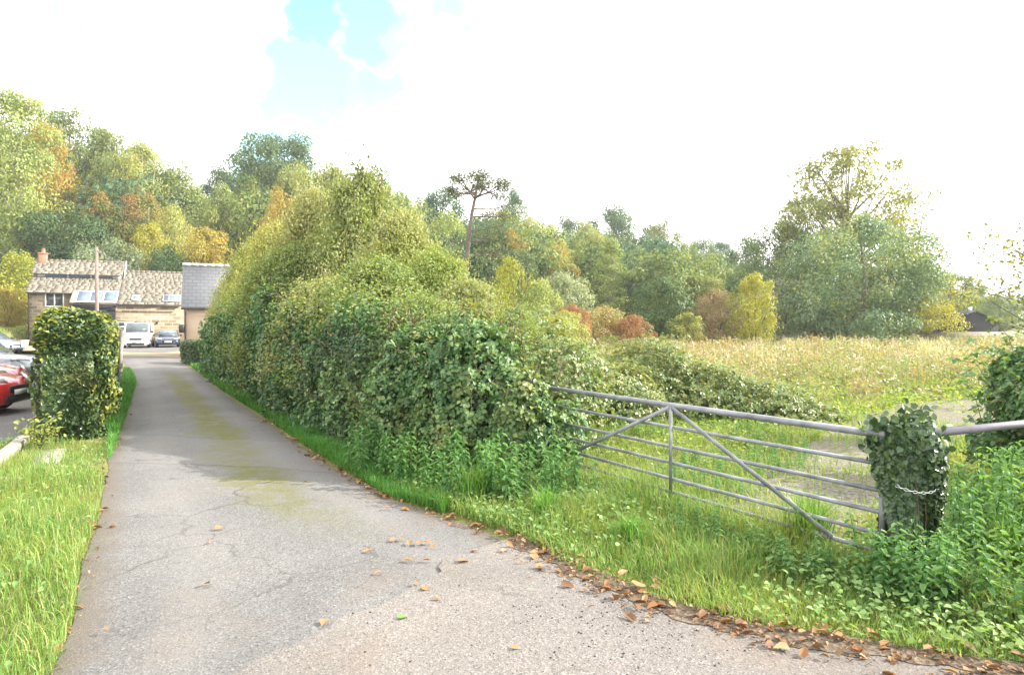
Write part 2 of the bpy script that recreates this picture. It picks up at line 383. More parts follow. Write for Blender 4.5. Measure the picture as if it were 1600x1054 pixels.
def lane():
    n, k = 140, 9
    L, R_ = resample(Ledge, n), resample(Redge, n)
    sm = lambda a: np.apply_along_axis(lambda q: np.convolve(np.pad(q, 2, mode='edge'), np.ones(5)/5, 'valid'), 0, a)
    L = L+sm(rng.normal(0, .05, L.shape)); R_ = R_+sm(rng.normal(0, .05, R_.shape))
    u = np.linspace(0, 1, k)
    V = L[:, None]*(1-u)[None, :, None]+R_[:, None]*u[None, :, None]
    z = .008+.03*np.sin(u*math.pi)                  # gentle camber
    V = np.concatenate([V, np.broadcast_to(z[None, :, None], (n, k, 1))], -1)
    i, j = np.meshgrid(np.arange(n-1), np.arange(k-1), indexing='ij'); a = (i*k+j).ravel()
    mb = MB(); mb.add(V.reshape(-1, 3), np.stack([a, a+1, a+k+1, a+k], 1)); o = mb.build('lane', G['lane'], smooth=True); tag(o, kind='structure')
    me = o.data; c = (L+R_)/2; al = np.concatenate([[0], np.cumsum(np.linalg.norm(np.diff(c, axis=0), axis=1))])
    at1 = me.attributes.new('across', 'FLOAT', 'POINT'); at1.data.foreach_set('value', np.tile(u, n).astype(np.float32))
    at2 = me.attributes.new('along', 'FLOAT', 'POINT'); at2.data.foreach_set('value', np.repeat(al, k).astype(np.float32))
lane()
RoadE = [(.05, 6.0), (.49, 5.15), (.93, 4.6), (1.6, 4.1), (2.25, 3.85), (2.9, 3.62), (4.2, 3.3), (9, 2.6), (22, 1.8)]
sheet('road', [(-14, -3.5), (30, -3.5), (30, 1.5)]+RoadE[::-1]+[(-.5, 5.5), (-.62, 5.0), (-.95, 4.5), (-1.25, 4.1), (-1.8, 3.3), (-2.2, 2.6), (-2.4, 2.0), (-14, .5)], .044, G['road'], .12, .02)
sheet('courtyard', [(-24.8, 36.5), (-18.8, 37), (-18.3, 43), (-25, 52), (-31, 62), (-44, 57.5), (-44, 50)], .012, G['yard'], .6, .06)
sheet('parking_bay', [(-23.5, 44.0), (-24.6, 50.5), (-29.8, 61.6), (-36, 58.8), (-33, 48)], .018, G['park'], .6, .06)
sheet('car_park', [(-8.4, 10.9), (-13.9, 21), (-20, 31), (-28, 45), (-48, 52), (-52, 30), (-24, 10.4), (-11, 10.2)], .012, G['park'], .6, .05)
trk = [(2.5, 5.5), (3.6, 6.6), (5.2, 8.4), (7.6, 11.0), (10.6, 13.4), (16, 16.2), (28, 21.5), (26, 25.5), (15.2, 19.6), (9.6, 16.2), (6.5, 13.0), (4.5, 10.2), (3.1, 8.3), (1.9, 7.2)]
sheet('field_track', trk, .006, G['track'], .35, .12)
sheet('soil_patch', [(-9.2, 8.6), (-7.4, 8.9), (-6.3, 8.4), (-6.2, 7.9), (-7.6, 7.4), (-9.4, 7.2)], .006, G['soil'], .2, .05)
E_ = resample(np.array(RoadE[:7]), 120)
wv = lambda f, ph: .5+.5*np.sin(np.arange(120)*f+ph)
nE = norm(np.column_stack([np.gradient(E_[:, 1]), -np.gradient(E_[:, 0])])); nE = nE*np.sign(nE[:, :1]+1e-6)
nE = np.where((nE[:, 1] < 0)[:, None], -nE, nE)
inner = E_-nE*(.02+.1*wv(.31, 0)*wv(.13, 1)+.05*wv(.83, 2)+rng.uniform(0, .025, 120))[:, None]; outer = E_+nE*.16
sheet('soil_strip', np.concatenate([inner, outer[::-1]]), .0485, G['dirt'])
hx = np.linspace(0, 1, 60)
hp = [(60+200*t, 218, 0) for t in hx]
mb = MB(); prof = 10+4*np.sin(hx*3.0+.2)+1.2*np.sin(hx*22)
V = np.array([[(40+160*t, 206, 0), (40+160*t, 214, p*.75), (40+160*t, 224, p), (40+160*t, 229, p*.6)] for t, p in zip(hx, prof)]).reshape(-1, 3)
i, j = np.meshgrid(np.arange(59), np.arange(3), indexing='ij'); a = (i*4+j).ravel()
mb.add(V, np.stack([a, a+4, a+5, a+1], 1)); tag(mb.build('distant_hill', G['hill'], smooth=True), kind='structure')
# ---------------------------------------------------------------- tree prototypes
def prof_round(t): return np.clip(1-np.abs(2*t-.95)**3.2, 0, 1)**.5*.9+.1
def prof_dome(t): return np.clip(1-t**4.2, 0, 1)**.55*(.78+.22*np.clip(t*4, 0, 1))+.12
def prof_cone(t): return np.clip(1-t, 0, 1)**.6*.95+.08
def prof_col(t): return np.sin(np.clip(t*.93+.07, 0, 1)*math.pi)**.5
def make_tree(Ht, W, cb, ncl, nlf, leaf, prof, rc, seed, tr=.22, shape='d', asp=.62, up=.35, stems=1, limb=True, stray=.05, skew=0., bend=.3):
    r = np.random.default_rng(seed); tk, cr = MB(), MB()
    tp = [np.array([0, 0, -.6]), np.array([r.normal(0, .1), r.normal(0, .1), Ht*.2]), np.array([r.normal(0, bend), r.normal(0, bend), Ht*.5]), np.array([r.normal(0, bend), r.normal(0, bend), Ht*.86])]
    tp = np.array(tp)
    for s_ in range(stems):
        off = r.normal(0, .05, 3)*(s_ > 0); sp = r.normal(0, W*.12, 3)*(s_ > 0); sp[2] = 0
        Q = tp+off+sp*np.array([0, .3, 1, 1.4])[:, None]
        tk.tube(Q, np.array([1.25, .95, .6, .15])*tr/(1+.5*(stems > 1)), 7)
    t = (np.arange(ncl)+r.uniform(0, 1, ncl))/ncl; a = np.arange(ncl)*2.39996+r.normal(0, .5, ncl)
    q = np.where(r.uniform(0, 1, ncl) < .75, r.uniform(.62, 1.05, ncl), r.uniform(.1, .6, ncl))
    R_ = np.maximum(prof(t)*W/2-rc*.5, 0)*q
    C = np.column_stack([R_*np.cos(a)+skew*t*W, R_*np.sin(a), Ht*cb+(Ht*(1-cb)-rc*.75)*t+rc*.3])
    C += r.normal(0, rc*.22, C.shape)
    rs = rc*r.uniform(.6, 1.25, ncl)*(.7+.4*prof(t))
    if limb:
        for c in C[::2]:
            z0 = max(Ht*.12, min(c[2]*.72, c[2]-abs(math.hypot(c[0], c[1]))*.5)); f = min(1, z0/(Ht*.86))
            b0 = np.array([np.interp(z0, tp[:, 2], tp[:, k]) for k in range(3)])
            m1 = b0+(c-b0)*.5+np.array([0, 0, -.06*Ht*.3])+r.normal(0, .12, 3)
            tk.tube([b0, m1, c], np.array([.42, .25, .08])*tr*(1.1-.6*f), 5, cap=False)
    per = nlf//ncl
    D = rdir(ncl*per, r); D[:, 2] = D[:, 2]*.9+.12; D = norm(D)
    rr = np.cbrt(r.uniform(.12, 1, ncl*per)); rr = np.where(r.uniform(0, 1, len(rr)) < stray, rr*1.35, rr)
    I = np.repeat(np.arange(ncl), per)
    P = C[I]+D*(rs[I]*rr)[:, None]*np.array([1.1, 1.1, .78])
    ctr = np.array([0, 0, Ht*(cb+.35*(1-cb))])
    N = D*.75+norm(P-ctr)*.35+np.array([0, 0, up])+r.normal(0, .45, P.shape)
    keep = P[:, 2] > .05
    cards(cr, P[keep], N[keep], (leaf*r.uniform(.65, 1.3, len(P)))[keep], asp, shape)
    return tk, cr, Ht, W
PROTO = {}
def proto(key, tkm, *a, **k): PROTO[key] = (make_tree(*a, **k), tkm)
proto('roundA', 'bark', 12, 10, .14, 46, 15000, .27, prof_round, 1.5, 1)
proto('roundB', 'bark', 12, 10, .12, 54, 15000, .27, prof_dome, 1.4, 2)
proto('roundC', 'bark', 12, 9, .1, 34, 14000, .27, prof_round, 1.75, 3, skew=.05)
proto('oakA', 'bark', 12, 12, .24, 38, 15000, .27, prof_dome, 1.5, 4, tr=.3, up=.6, stray=.08)
proto('oakB', 'bark', 12, 12, .16, 46, 15000, .26, prof_dome, 1.4, 5, tr=.3, up=.6, stray=.1)
proto('ashA', 'barkpale', 14, 8, .3, 58, 17000, .2, prof_col, 1.25, 6, tr=.2, stray=.16, stems=2)
proto('ashB', 'barkpale', 14, 8, .26, 66, 17000, .2, prof_col, 1.1, 7, tr=.2, stray=.2, stems=3)
proto('poplar', 'barkpale', 14, 5, .1, 60, 8500, .27, prof_col, 1.0, 8, tr=.2)
proto('coneA', 'bark', 12, 8, .06, 64, 10000, .3, prof_cone, 1.25, 9)
proto('bushA', 'stem', 4, 5, .02, 46, 9000, .16, prof_dome, .75, 10, tr=.07, stems=4, limb=False)
proto('bushB', 'stem', 4, 5, .02, 58, 9500, .15, prof_round, .62, 12, tr=.07, stems=4, limb=False, stray=.12)
proto('bushC', 'stem', 4, 5, .0, 60, 7500, .15, prof_col, .52, 13, tr=.07, stems=4, limb=False, stray=.28)
proto('open', 'bark', 18, 13, .26, 84, 15000, .28, prof_round, 1.25, 14, tr=.42, stems=2, stray=.2, bend=.6)
proto('thin', 'bark', 16, 9, .15, 80, 4200, .32, prof_col, 1.2, 15, tr=.22, stems=3, stray=.25)
proto('dense', 'bark', 11, 13, .01, 72, 26000, .25, prof_round, 1.5, 16, tr=.3, limb=False, stray=.13)
CACHE = {}
def plant_tree(px, top, wpx, d, key, mat, label, name=None, cat='tree', group=None, tkm=None, basez=None):
    (tk, cr, Ht, W), tm = PROTO[key]
    p = at(px, top, d); g = float(terrain(p[0], p[1])); h = p[2]-g; w = wpx/F*d*1.06
    root = thing(name or 'broadleaf_tree', label, cat, (p[0], p[1], g), rng.uniform(0, 6.28), group)
    if key not in CACHE:
        a = tk.build('trunk', G[tm], root, True); b = cr.build('crown', G[mat], root); CACHE[key] = (a.data, b.data)
    else:
        a = bpy.data.objects.new('trunk', CACHE[key][0]); b = bpy.data.objects.new('crown', CACHE[key][1])
        for o in (a, b): COL.objects.link(o); o.parent = root
    for o, m in ((a, G[tkm or tm]), (b, G[mat])):
        o.material_slots[0].link = 'OBJECT'; o.material_slots[0].material = m
    root.scale = (w/W, w/W, h/Ht)
    return root
T = plant_tree
# wooded hillside, left part
T(18, 138, 150, 82, 'ashA', 'pale', 'tall pale yellow-green tree with a bare forked trunk at the left edge', 'ash_tree')
T(66, 184, 92, 88, 'ashB', 'gold', 'bright golden tree beside the tall pale tree at upper left', 'ash_tree')
T(108, 170, 150, 104, 'oakB', 'green', 'large green tree on the skyline right behind the golden tree', 'oak_tree')
T(160, 196, 90, 108, 'roundA', 'green', 'mid green skyline tree on the right shoulder of the large green tree')
T(196, 228, 96, 100, 'roundB', 'olive', 'rounded olive tree on the slope above the orange-tinged trees')
T(226, 216, 92, 96, 'ashB', 'pale', 'wispy pale tree with feathery top on the left skyline', 'ash_tree')
T(284, 262, 104, 98, 'roundC', 'olive', 'olive tree on the skyline sloping down beside the wispy pale tree')
T(118, 288, 104, 88, 'oakA', 'orange', 'green tree flushed orange above the house chimney')
T(168, 306, 92, 85, 'roundB', 'orange', 'tree with patchy orange leaves straight above the utility pole')
T(224, 300, 92, 86, 'ashA', 'orange', 'tall orange-tinged tree with pale trunks above the house roof', 'ash_tree')
T(270, 318, 74, 84, 'ashB', 'pale', 'slender yellow-green tree with pale stems above the house ridge', 'ash_tree')
T(76, 326, 120, 82, 'roundA', 'dark', 'dark green tree directly behind the brick chimney')
T(128, 340, 96, 80, 'roundC', 'dark', 'dark shadowed tree between the chimney and the utility pole')
T(172, 370, 110, 75, 'bushA', 'grey', 'pale grey-green whitebeam bush behind the long roof', 'whitebeam_bush', 'bush')
T(236, 346, 74, 79, 'ashB', 'yellow', 'thin yellow birch with pale stem over the roof', 'birch_tree')
T(262, 384, 80, 74, 'roundB', 'dark', 'low dark tree rising just behind the right end of the stone roof')
T(322, 352, 100, 76, 'roundA', 'gold', 'rounded golden tree above the slate roof')
T(350, 296, 104, 92, 'roundB', 'olive', 'broad grey-olive tree above the golden tree by the slate roof')
T(302, 290, 80, 99, 'ashB', 'olive', 'thin-topped olive tree left of the round dark skyline tree', 'ash_tree')
T(338, 261, 62, 122, 'roundC', 'dark', 'small round dark tree alone on the skyline')
T(445, 205, 160, 116, 'oakA', 'dark', 'great dark spreading tree topping the hill skyline', 'oak_tree')
T(402, 250, 84, 118, 'oakB', 'dark', 'dark lower tree on the left flank of the great spreading tree', 'oak_tree')
T(392, 278, 74, 100, 'coneA', 'green', 'pointed green tree in front of the great dark skyline tree')
T(447, 300, 84, 84, 'roundB', 'gold', 'orange-gold tree behind the hedgerow, below the great dark tree')
T(466, 262, 84, 105, 'roundC', 'olive', 'olive round tree at the foot of the great dark tree')
T(516, 250, 120, 88, 'roundA', 'olive', 'olive tree on the skyline right of the great dark tree')
T(588, 262, 120, 80, 'oakB', 'green', 'dense green tree on the skyline behind the tallest hedgerow shrub', 'oak_tree')
T(20, 393, 110, 67, 'bushA', 'yellow', 'bright yellow-green bush left of the brick chimney', 'garden_bush', 'bush')
T(8, 452, 70, 63, 'bushB', 'gold', 'low golden bush behind the garden railing', 'garden_bush', 'bush')
# middle of the wood
T(630, 300, 84, 98, 'roundB', 'olive', 'olive tree on the skyline dip left of the dark blue-green tree')
T(682, 290, 96, 112, 'oakA', 'blue', 'dark blue-green tree on the skyline left of the lone pine')
T(700, 340, 96, 86, 'roundC', 'pale', 'pale tree just left of the pine trunk')
T(804, 290, 56, 116, 'ashB', 'blue', 'slender grey-blue tree on the skyline right of the pine', 'ash_tree')
T(786, 322, 90, 106, 'roundA', 'olive', 'olive tree behind the pine crown')
T(838, 340, 90, 108, 'roundB', 'pale', 'yellow-green tree on the slope right of the pine')
T(884, 336, 90, 152, 'oakB', 'dark', 'dark skyline tree between the pine and the round-topped tree', 'oak_tree')
T(960, 322, 112, 152, 'oakA', 'dark', 'round-topped dark tree standing highest on the middle skyline', 'oak_tree')
T(872, 380, 84, 86, 'roundC', 'gold', 'rounded golden tree in mid slope right of the pine')
T(806, 366, 76, 84, 'roundB', 'gold', 'gold-topped tree behind the dark round tree near the pine')
T(802, 388, 104, 74, 'roundA', 'dark', 'dark round tree right beside the pine trunk')
T(914, 352, 84, 120, 'roundB', 'olive', 'olive tree below the middle skyline, above the pale willow')
T(880, 424, 100, 62, 'bushA', 'grey', 'rounded grey-green willow bush above the red shrub', 'willow_bush', 'bush')
T(795, 402, 84, 44, 'bushC', 'yellow', 'feathery yellow-green bush behind the bramble end of the hedge', 'feathery_bush', 'bush')
T(842, 440, 84, 43, 'bushB', 'pale', 'pale yellow bush left of the red shrub', 'feathery_bush', 'bush')
T(954, 374, 52, 82, 'poplar', 'pale', 'tall narrow pale poplar in the middle of the wood', 'poplar_tree')
T(925, 396, 70, 90, 'roundC', 'green', 'mid green tree left of the narrow pale poplar')
T(1000, 382, 84, 112, 'roundA', 'pale', 'pale green tree on the slope right of the poplar')
T(1036, 345, 84, 142, 'oakB', 'green', 'green skyline tree right of the round-topped dark tree', 'oak_tree')
T(1010, 412, 84, 96, 'roundB', 'yellow', 'yellow-green round tree above the dark evergreen bush')
T(1070, 388, 84, 118, 'roundC', 'green', 'green tree on the slope beneath the right skyline')
T(1090, 370, 64, 150, 'oakA', 'green', 'small skyline tree where the wood falls toward the right')
T(1124, 376, 64, 150, 'ashA', 'blue', 'grey thin-topped tree on the low skyline', 'ash_tree')
T(1085, 428, 90, 84, 'roundA', 'olive', 'olive tree behind the dark evergreen bush, right side')
T(1130, 410, 84, 98, 'roundB', 'blue', 'blue-green tree behind the pinkish shrub')
T(1168, 370, 96, 104, 'oakB', 'dark', 'dark green tree left of the bare-limbed tree')
T(1035, 432, 92, 51, 'bushA', 'dark', 'dark round evergreen bush at the far side of the field', 'evergreen_bush', 'bush')
T(1178, 428, 80, 49, 'bushC', 'yellow', 'bright yellow young tree at the far edge of the field', 'young_tree')
T(1118, 456, 92, 51, 'bushB', 'pink', 'pinkish brown shrub between the dark bush and the yellow tree', 'autumn_shrub', 'shrub')
T(893, 475, 58, 43, 'bushA', 'red', 'red shrub below the grey-green willow', 'autumn_shrub', 'shrub')
T(988, 494, 66, 45, 'bushB', 'red', 'spreading orange-red shrub left of the dark evergreen bush', 'autumn_shrub', 'shrub')
T(938, 478, 78, 46, 'bushA', 'tan', 'tan and yellow shrub between the two red shrubs', 'autumn_shrub', 'shrub')
T(884, 488, 84, 38, 'bushB', 'pale', 'pale olive bush in front of the red shrub', 'field_bush', 'bush')
T(1074, 488, 66, 49, 'bushC', 'pale', 'small pale yellow bush in front of the pinkish shrub', 'field_bush', 'bush')
T(1218, 438, 120, 60, 'bushB', 'grey', 'hazy grey-green willow at the foot of the bare-limbed tree', 'willow_bush', 'bush')
# big group at the right
T(1222, 342, 130, 76, 'oakB', 'dark', 'dark tree with crooked bare limbs left of the big open tree', 'oak_tree')
T(1318, 226, 200, 70, 'open', 'brown', 'tallest tree, open-crowned and yellowing, in the group at right', 'willow_tree')
T(1405, 292, 120, 72, 'thin', 'brown', 'thinly leaved tall tree with brown leaves right of the tallest tree')
T(1262, 300, 100, 73, 'open', 'olive', 'olive open tree under the left side of the tallest tree', 'willow_tree')
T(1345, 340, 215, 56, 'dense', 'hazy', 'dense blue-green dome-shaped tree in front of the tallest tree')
T(1436, 396, 110, 59, 'roundC', 'yellow', 'yellow-green tree on the right flank of the blue-green dome')
T(1402, 400, 110, 62, 'roundB', 'green', 'green tree between the blue-green dome and the yellow-green tree')
T(1488, 424, 76, 92, 'roundA', 'green', 'smaller green tree left of the dark shed')
T(1526, 446, 64, 112, 'roundB', 'blue', 'hazy dark tree behind the dark shed')
T(1562, 462, 80, 104, 'roundC', 'green', 'low hazy tree right of the dark shed')
# the rest of the wood behind those reads as one mass
SKY = np.array([(0, 165), (60, 195), (110, 185), (160, 215), (230, 240), (290, 280), (340, 285), (400, 245), (450, 225), (520, 262), (600, 285), (650, 308), (720, 318), (800, 330), (860, 352), (960, 345), (1040, 365), (1100, 388), (1180, 388), (1250, 400), (1400, 430), (1500, 462), (1600, 470)])
def woodland():
    mb, tb = MB(), MB(); base = {}
    for k in (21, 22, 23): base[k] = make_tree(12, 11, .03, 46, 3400, .5, prof_dome, 1.8, k)
    for i in range(165):
        px = rng.uniform(-60, 1560) if i < 110 else rng.uniform(560, 1260); d = rng.uniform(82, 165)*(1 if px < 1250 else .8)
        if px > 1440 and d < 100: continue
        x = (px-CX)/F*d; g = float(terrain(x, d))
        top = np.interp(px, SKY[:, 0], SKY[:, 1])+rng.uniform(4, 60)
        zt = at(px, top, d)[2]; h = min(zt-g, 19)
        if h < 4: continue
        tk, cr, Ht, W = base[21+i % 3]; w = rng.uniform(8, 13)
        for src, dst in ((cr, mb), (tk, tb)):
            V = np.concatenate(src.V)*np.array([w/W, w/W, h/Ht]); a = rng.uniform(0, 6.28); c, s = math.cos(a), math.sin(a)
            V = V@np.array([[c, s, 0], [-s, c, 0], [0, 0, 1]])+np.array([x, d, g]); n0 = dst.n
            dst.V.append(V.astype(np.float32)); dst.n += len(V)
            for f, m in src.B: dst.B.append((f+n0, 0 if src is tk else i % 4))
    o = mb.build('woodland', [G['green'], G['dark'], G['olive'], G['blue']]); tag(o, 'mixed wood covering the hillside behind the separate trees', 'woodland', kind='stuff')
    t = tb.build('trunks', G['bark'], o, True); tag(t, kind='stuff')
woodland()
# ---------------------------------------------------------------- lone pine
def pine():
    d = 60; b = at(728, 470, d); g = float(terrain(b[0], b[1])); root = thing('pine_tree', 'lone umbrella pine with a long bare leaning trunk', 'tree', (b[0], b[1], g))
    P = np.array([at(px, py, d)-b+np.array([0, 0, b[2]-g]) for px, py in ((724, 520), (728, 420), (733, 370), (738, 330), (745, 296), (748, 282))])
    P[0][2] = -.5
    tk = MB(); tk.tube(P, [.28, .24, .2, .16, .11, .04], 9); cr = MB()
    O = np.array([0, 0, b[2]-g])-b
    tips = [(716, 280, 0, .7), (728, 282, -1.5, .9), (742, 278, .5, 1.0), (758, 284, 1.2, 1.0), (772, 290, -.8, .9), (786, 293, .6, .7), (760, 296, -1.6, .9), (728, 292, 1.5, .8), (708, 300, .5, .7), (700, 303, -.6, .5), (776, 300, 1.4, .7), (748, 288, -1.8, .9)]
    for px, py, dy, rc in tips:
        c = at(px+rng.normal(0, 5), py+rng.normal(0, 5), d)+O+np.array([0, dy, 0]); rc = rc*rng.uniform(.6, 1.15); s0 = P[4]+(P[3]-P[4])*rng.uniform(-.3, .5)
        tk.tube([s0, (s0+c)/2+np.array([0, 0, -.15]), c], [.1, .07, .03], 5, cap=False)
        n = int(420*rc); D = rdir(n); pp = c+D*np.cbrt(rng.uniform(.05, 1.25, n))[:, None]*np.array([1.25, 1.25, .6])*rc+rng.normal(0, .14, (n, 3))
        cards(cr, pp, D*.4+np.array([0, 0, .8])+rng.normal(0, .5, pp.shape), rng.uniform(.16, .3, n), .45)
    for px, py, dy in ((772, 368, .5), (790, 352, -1), (700, 372, 1), (820, 330, .4), (775, 392, -.8), (800, 318, .7), (770, 330, 1.3)):   # thin lower boughs
        c = at(px, py, d)+O+np.array([0, dy, 0]); z = c[2]-.5; s0 = np.array([np.interp(z, P[:, 2], P[:, k]) for k in range(3)])
        m_ = (s0+c)/2+np.array([0, 0, -.2])
        tk.tube([s0, m_, c], [.08, .05, .015], 5, cap=False)
        for q in range(14):
            a0 = s0+(c-s0)*rng.uniform(.4, 1); e = a0+rng.normal(0, .8, 3)*np.array([1, 1, .5]); tk.tube([a0, e], [.025, .008], 4, cap=False)
            pp = e+rng.normal(0, .22, (16, 3)); cards(cr, pp, rdir(16)+np.array([0, 0, .6]), .17, .4)
    tk.build('trunk', G['barkred'], root, True); cr.build('crown', G['needle'], root)
pine()
# ---------------------------------------------------------------- hedgerow on the right of the lane
def path_frame(path, s):
    d = np.concatenate([[0], np.cumsum(np.linalg.norm(np.diff(path, axis=0), axis=1))])
    x = np.interp(s, d, path[:, 0]); y = np.interp(s, d, path[:, 1]); e = .4
    tx = np.interp(s+e, d, path[:, 0])-np.interp(s-e, d, path[:, 0]); ty = np.interp(s+e, d, path[:, 1])-np.interp(s-e, d, path[:, 1])
    t = norm(np.column_stack([tx, ty])); return np.column_stack([x, y]), t, d[-1]
def hedge(mb, path, n, hw, ht, leaf, wt, shape='d', asp=.7, k=0, near=True, rnd=.35, lum=.16, lsc=1.6, depth=.22, droop=0, z0=.0, patch=None):
    path = np.asarray(path, float); _, _, L = path_frame(path, np.zeros(1))
    s = rng.uniform(0, 1, n)
    if near: s = s**1.5
    s = s*L
    c, t, _ = path_frame(path, s); nr = np.column_stack([-t[:, 1], t[:, 0]])         # left of travel
    face = rng.choice(5, n, p=np.array(wt)/sum(wt))                                 # left, top, right, start, end
    se = np.where(face == 3, 0, np.where(face == 4, L, s)); en = np.minimum(se, L-se); ef = np.sqrt(1-np.clip(1-en/.7, 0, 1)**2)
    h = (ht(se) if callable(ht) else np.full(n, ht))*(.86+.14*ef); hw = hw*(.62+.38*ef)
    u = rng.uniform(-1, 1, n); z = rng.uniform(z0, 1, n)
    off = np.where(face == 0, 1., np.where(face == 2, -1., u)); zz = np.where(face == 1, 1., z)
    cap = (face == 3) | (face == 4); s2 = np.where(face == 3, 0, np.where(face == 4, L, s)); c2, t2, _ = path_frame(path, s2)
    c = np.where(cap[:, None], c2, c); t = np.where(cap[:, None], t2, t); nr = np.column_stack([-t[:, 1], t[:, 0]])
    ex = np.clip((zz*h-(h-rnd))/rnd, 0, 1); sq = np.sqrt(1-.75*ex**2*(face != 1))
    zz = np.where(face == 1, 1-(rnd*.75/h)*(1-np.sqrt(np.clip(1-np.abs(off)**3, 0, 1))), zz)
    P = np.column_stack([c+nr*(off*hw*sq)[:, None], zz*h])
    up = np.array([0, 0, 1.])
    N = np.where((face == 0)[:, None], np.column_stack([nr, np.zeros(n)]), np.where((face == 2)[:, None], -np.column_stack([nr, np.zeros(n)]), np.where((face == 1)[:, None], up[None], np.where((face == 3)[:, None], -np.column_stack([t, np.zeros(n)]), np.column_stack([t, np.zeros(n)])))))
    N = N+up*ex[:, None]
    N = norm(N); dp = np.abs(rng.normal(0, depth, n))
    P = P+N*(lum*lump(P, lsc, k)-dp)[:, None]
    P[:, 2] = np.maximum(P[:, 2], .03)
    dist = np.hypot(P[:, 0], P[:, 1]); sz = leaf*np.clip(dist/10, 1, 1.8)*rng.uniform(.65, 1.3, n)
    nn_ = N*.9+up*.35+rng.normal(0, .5, P.shape)
    if patch:
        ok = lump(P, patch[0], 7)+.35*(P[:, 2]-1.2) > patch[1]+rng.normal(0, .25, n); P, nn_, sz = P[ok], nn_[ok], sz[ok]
    cards(mb, P, nn_, sz, asp, shape, T=np.array([0, 0, -droop]) if droop else None)
HP = np.array([(.05, 8.7), (-1.0, 9.6), (-2.6, 11.6), (-5.6, 16.2), (-9.8, 23.4), (-11.9, 27.0)])
hroot = thing('hedge', 'long dark trimmed hedge running along the right side of the lane', 'hedge')
hh_ = lambda s: 1.35+.85*sstep(0, 4.5, s)+.22*np.sin(s*.9)+.16*np.sin(s*2.3)+.1*np.sin(s*5.1)
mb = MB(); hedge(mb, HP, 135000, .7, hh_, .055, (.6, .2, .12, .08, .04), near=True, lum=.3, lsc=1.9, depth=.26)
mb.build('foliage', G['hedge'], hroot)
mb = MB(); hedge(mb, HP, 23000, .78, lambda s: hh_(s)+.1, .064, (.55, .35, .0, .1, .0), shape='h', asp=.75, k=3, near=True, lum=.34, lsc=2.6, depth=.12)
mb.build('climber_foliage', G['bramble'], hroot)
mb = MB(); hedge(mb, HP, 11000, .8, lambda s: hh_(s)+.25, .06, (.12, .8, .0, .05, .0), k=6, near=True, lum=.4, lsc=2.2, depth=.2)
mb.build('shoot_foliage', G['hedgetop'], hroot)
mb = MB()
for i in range(520):
    s = rng.uniform(0, 1)**1.4*21; c, t, _ = path_frame(HP, np.array([s])); nn = np.array([-t[0, 1], t[0, 0]]); hz = float(hh_(s))
    b = np.append(c[0]+nn*rng.uniform(-.5, .6), rng.uniform(0, .9)); e = b+np.array([*(nn*rng.normal(.1, .25)), 0])+np.array([rng.normal(0, .3), rng.normal(0, .3), rng.uniform(.4, 1.2)]); e[2] = min(e[2], hz+.1)
    mb.tube([b, (b+e)/2+rng.normal(0, .08, 3), e], [.011, .008, .003], 4, cap=False)
mb.build('stems', G['stem'], hroot)
def make_shrub(Ht, W, ncl, nlf, leaf, seed):
    r = np.random.default_rng(seed); st, lf = MB(), MB(); Ps, Ns, Ss = [], [], []
    per = nlf//ncl
    for i in range(ncl):
        t = r.uniform(0, 1)**.8; a = r.uniform(0, 6.28); rr = W/2*math.sqrt(r.uniform(.15, 1))*(1-t**2.2)**.5*(.6+.4*min(1, t*3))
        c = np.array([math.cos(a)*rr, math.sin(a)*rr, Ht*(.04+.86*t)]); rc = r.uniform(.28, .62)*(1.15-.45*t)
        b = np.array([math.cos(a)*rr*.3, math.sin(a)*rr*.3, max(0, c[2]-2.2-r.uniform(0, 1))])
        if i % 2 == 0: st.tube(resample(np.array([b, (b+c)/2+r.normal(0, .1, 3), c+np.array([0, 0, .15])]), 5), np.linspace(.022, .004, 5), 4, cap=False)
        D = rdir(per, r); P = c+D*np.cbrt(r.uniform(.02, 1, per))[:, None]*rc*np.array([1, 1, 1.05]); P += r.normal(0, .1, P.shape)
        Ps.append(P); Ns.append(D*.6+r.normal(0, .5, P.shape)+np.array([0, 0, .4])); Ss.append(leaf*r.uniform(.6, 1.3, per))
        if r.uniform() < .45:                       # a twig sticking out
            dr = norm(np.array([math.cos(a)*.5, math.sin(a)*.5, r.uniform(.6, 1.6)])); e = c+dr*(rc+r.uniform(.15, .55)); st.tube([c, (c+e)/2, e], [.008, .006, .003], 4, cap=False)
            k = 12; q = r.uniform(.4, 1, k)[:, None]; P = c+(e-c)*q+r.normal(0, .05, (k, 3)); Ps.append(P); Ns.append(rdir(k, r)); Ss.append(leaf*r.uniform(.7, 1.2, k))
    P = np.concatenate(Ps); N = np.concatenate(Ns); S = np.concatenate(Ss); ok = P[:, 2] > .05
    cards(lf, P[ok], N[ok], S[ok], .55)
    return st, lf
SH = [make_shrub(5, 4, 190, 42000, .085, 31), make_shrub(5, 4, 170, 42000, .085, 32)]
SD = [None, None]
def shrub(px, top, wpx, d, k, mat, label, name='hedgerow_shrub', group='tall shrubs growing up behind the trimmed hedge'):
    p = at(px, top, d); w = wpx/F*d*1.3
    root = thing(name, label, 'shrub', (p[0], p[1], 0), rng.uniform(0, 6.28), group)
    if SD[k] is None:
        a = SH[k][0].build('stems', G['stem'], root); b = SH[k][1].build('foliage', G[mat], root); SD[k] = (a.data, b.data)
    else:
        a = bpy.data.objects.new('stems', SD[k][0]); b = bpy.data.objects.new('foliage', SD[k][1])
        for o in (a, b): COL.objects.link(o); o.parent = root
    b.material_slots[0].link = 'OBJECT'; b.material_slots[0].material = G[mat]
    root.scale = (w/4, w/4, p[2]/5)
shrub(368, 424, 72, 28, 0, 'hedgetop', 'pale shrub at the far end of the hedge beside the slate-roofed annexe')
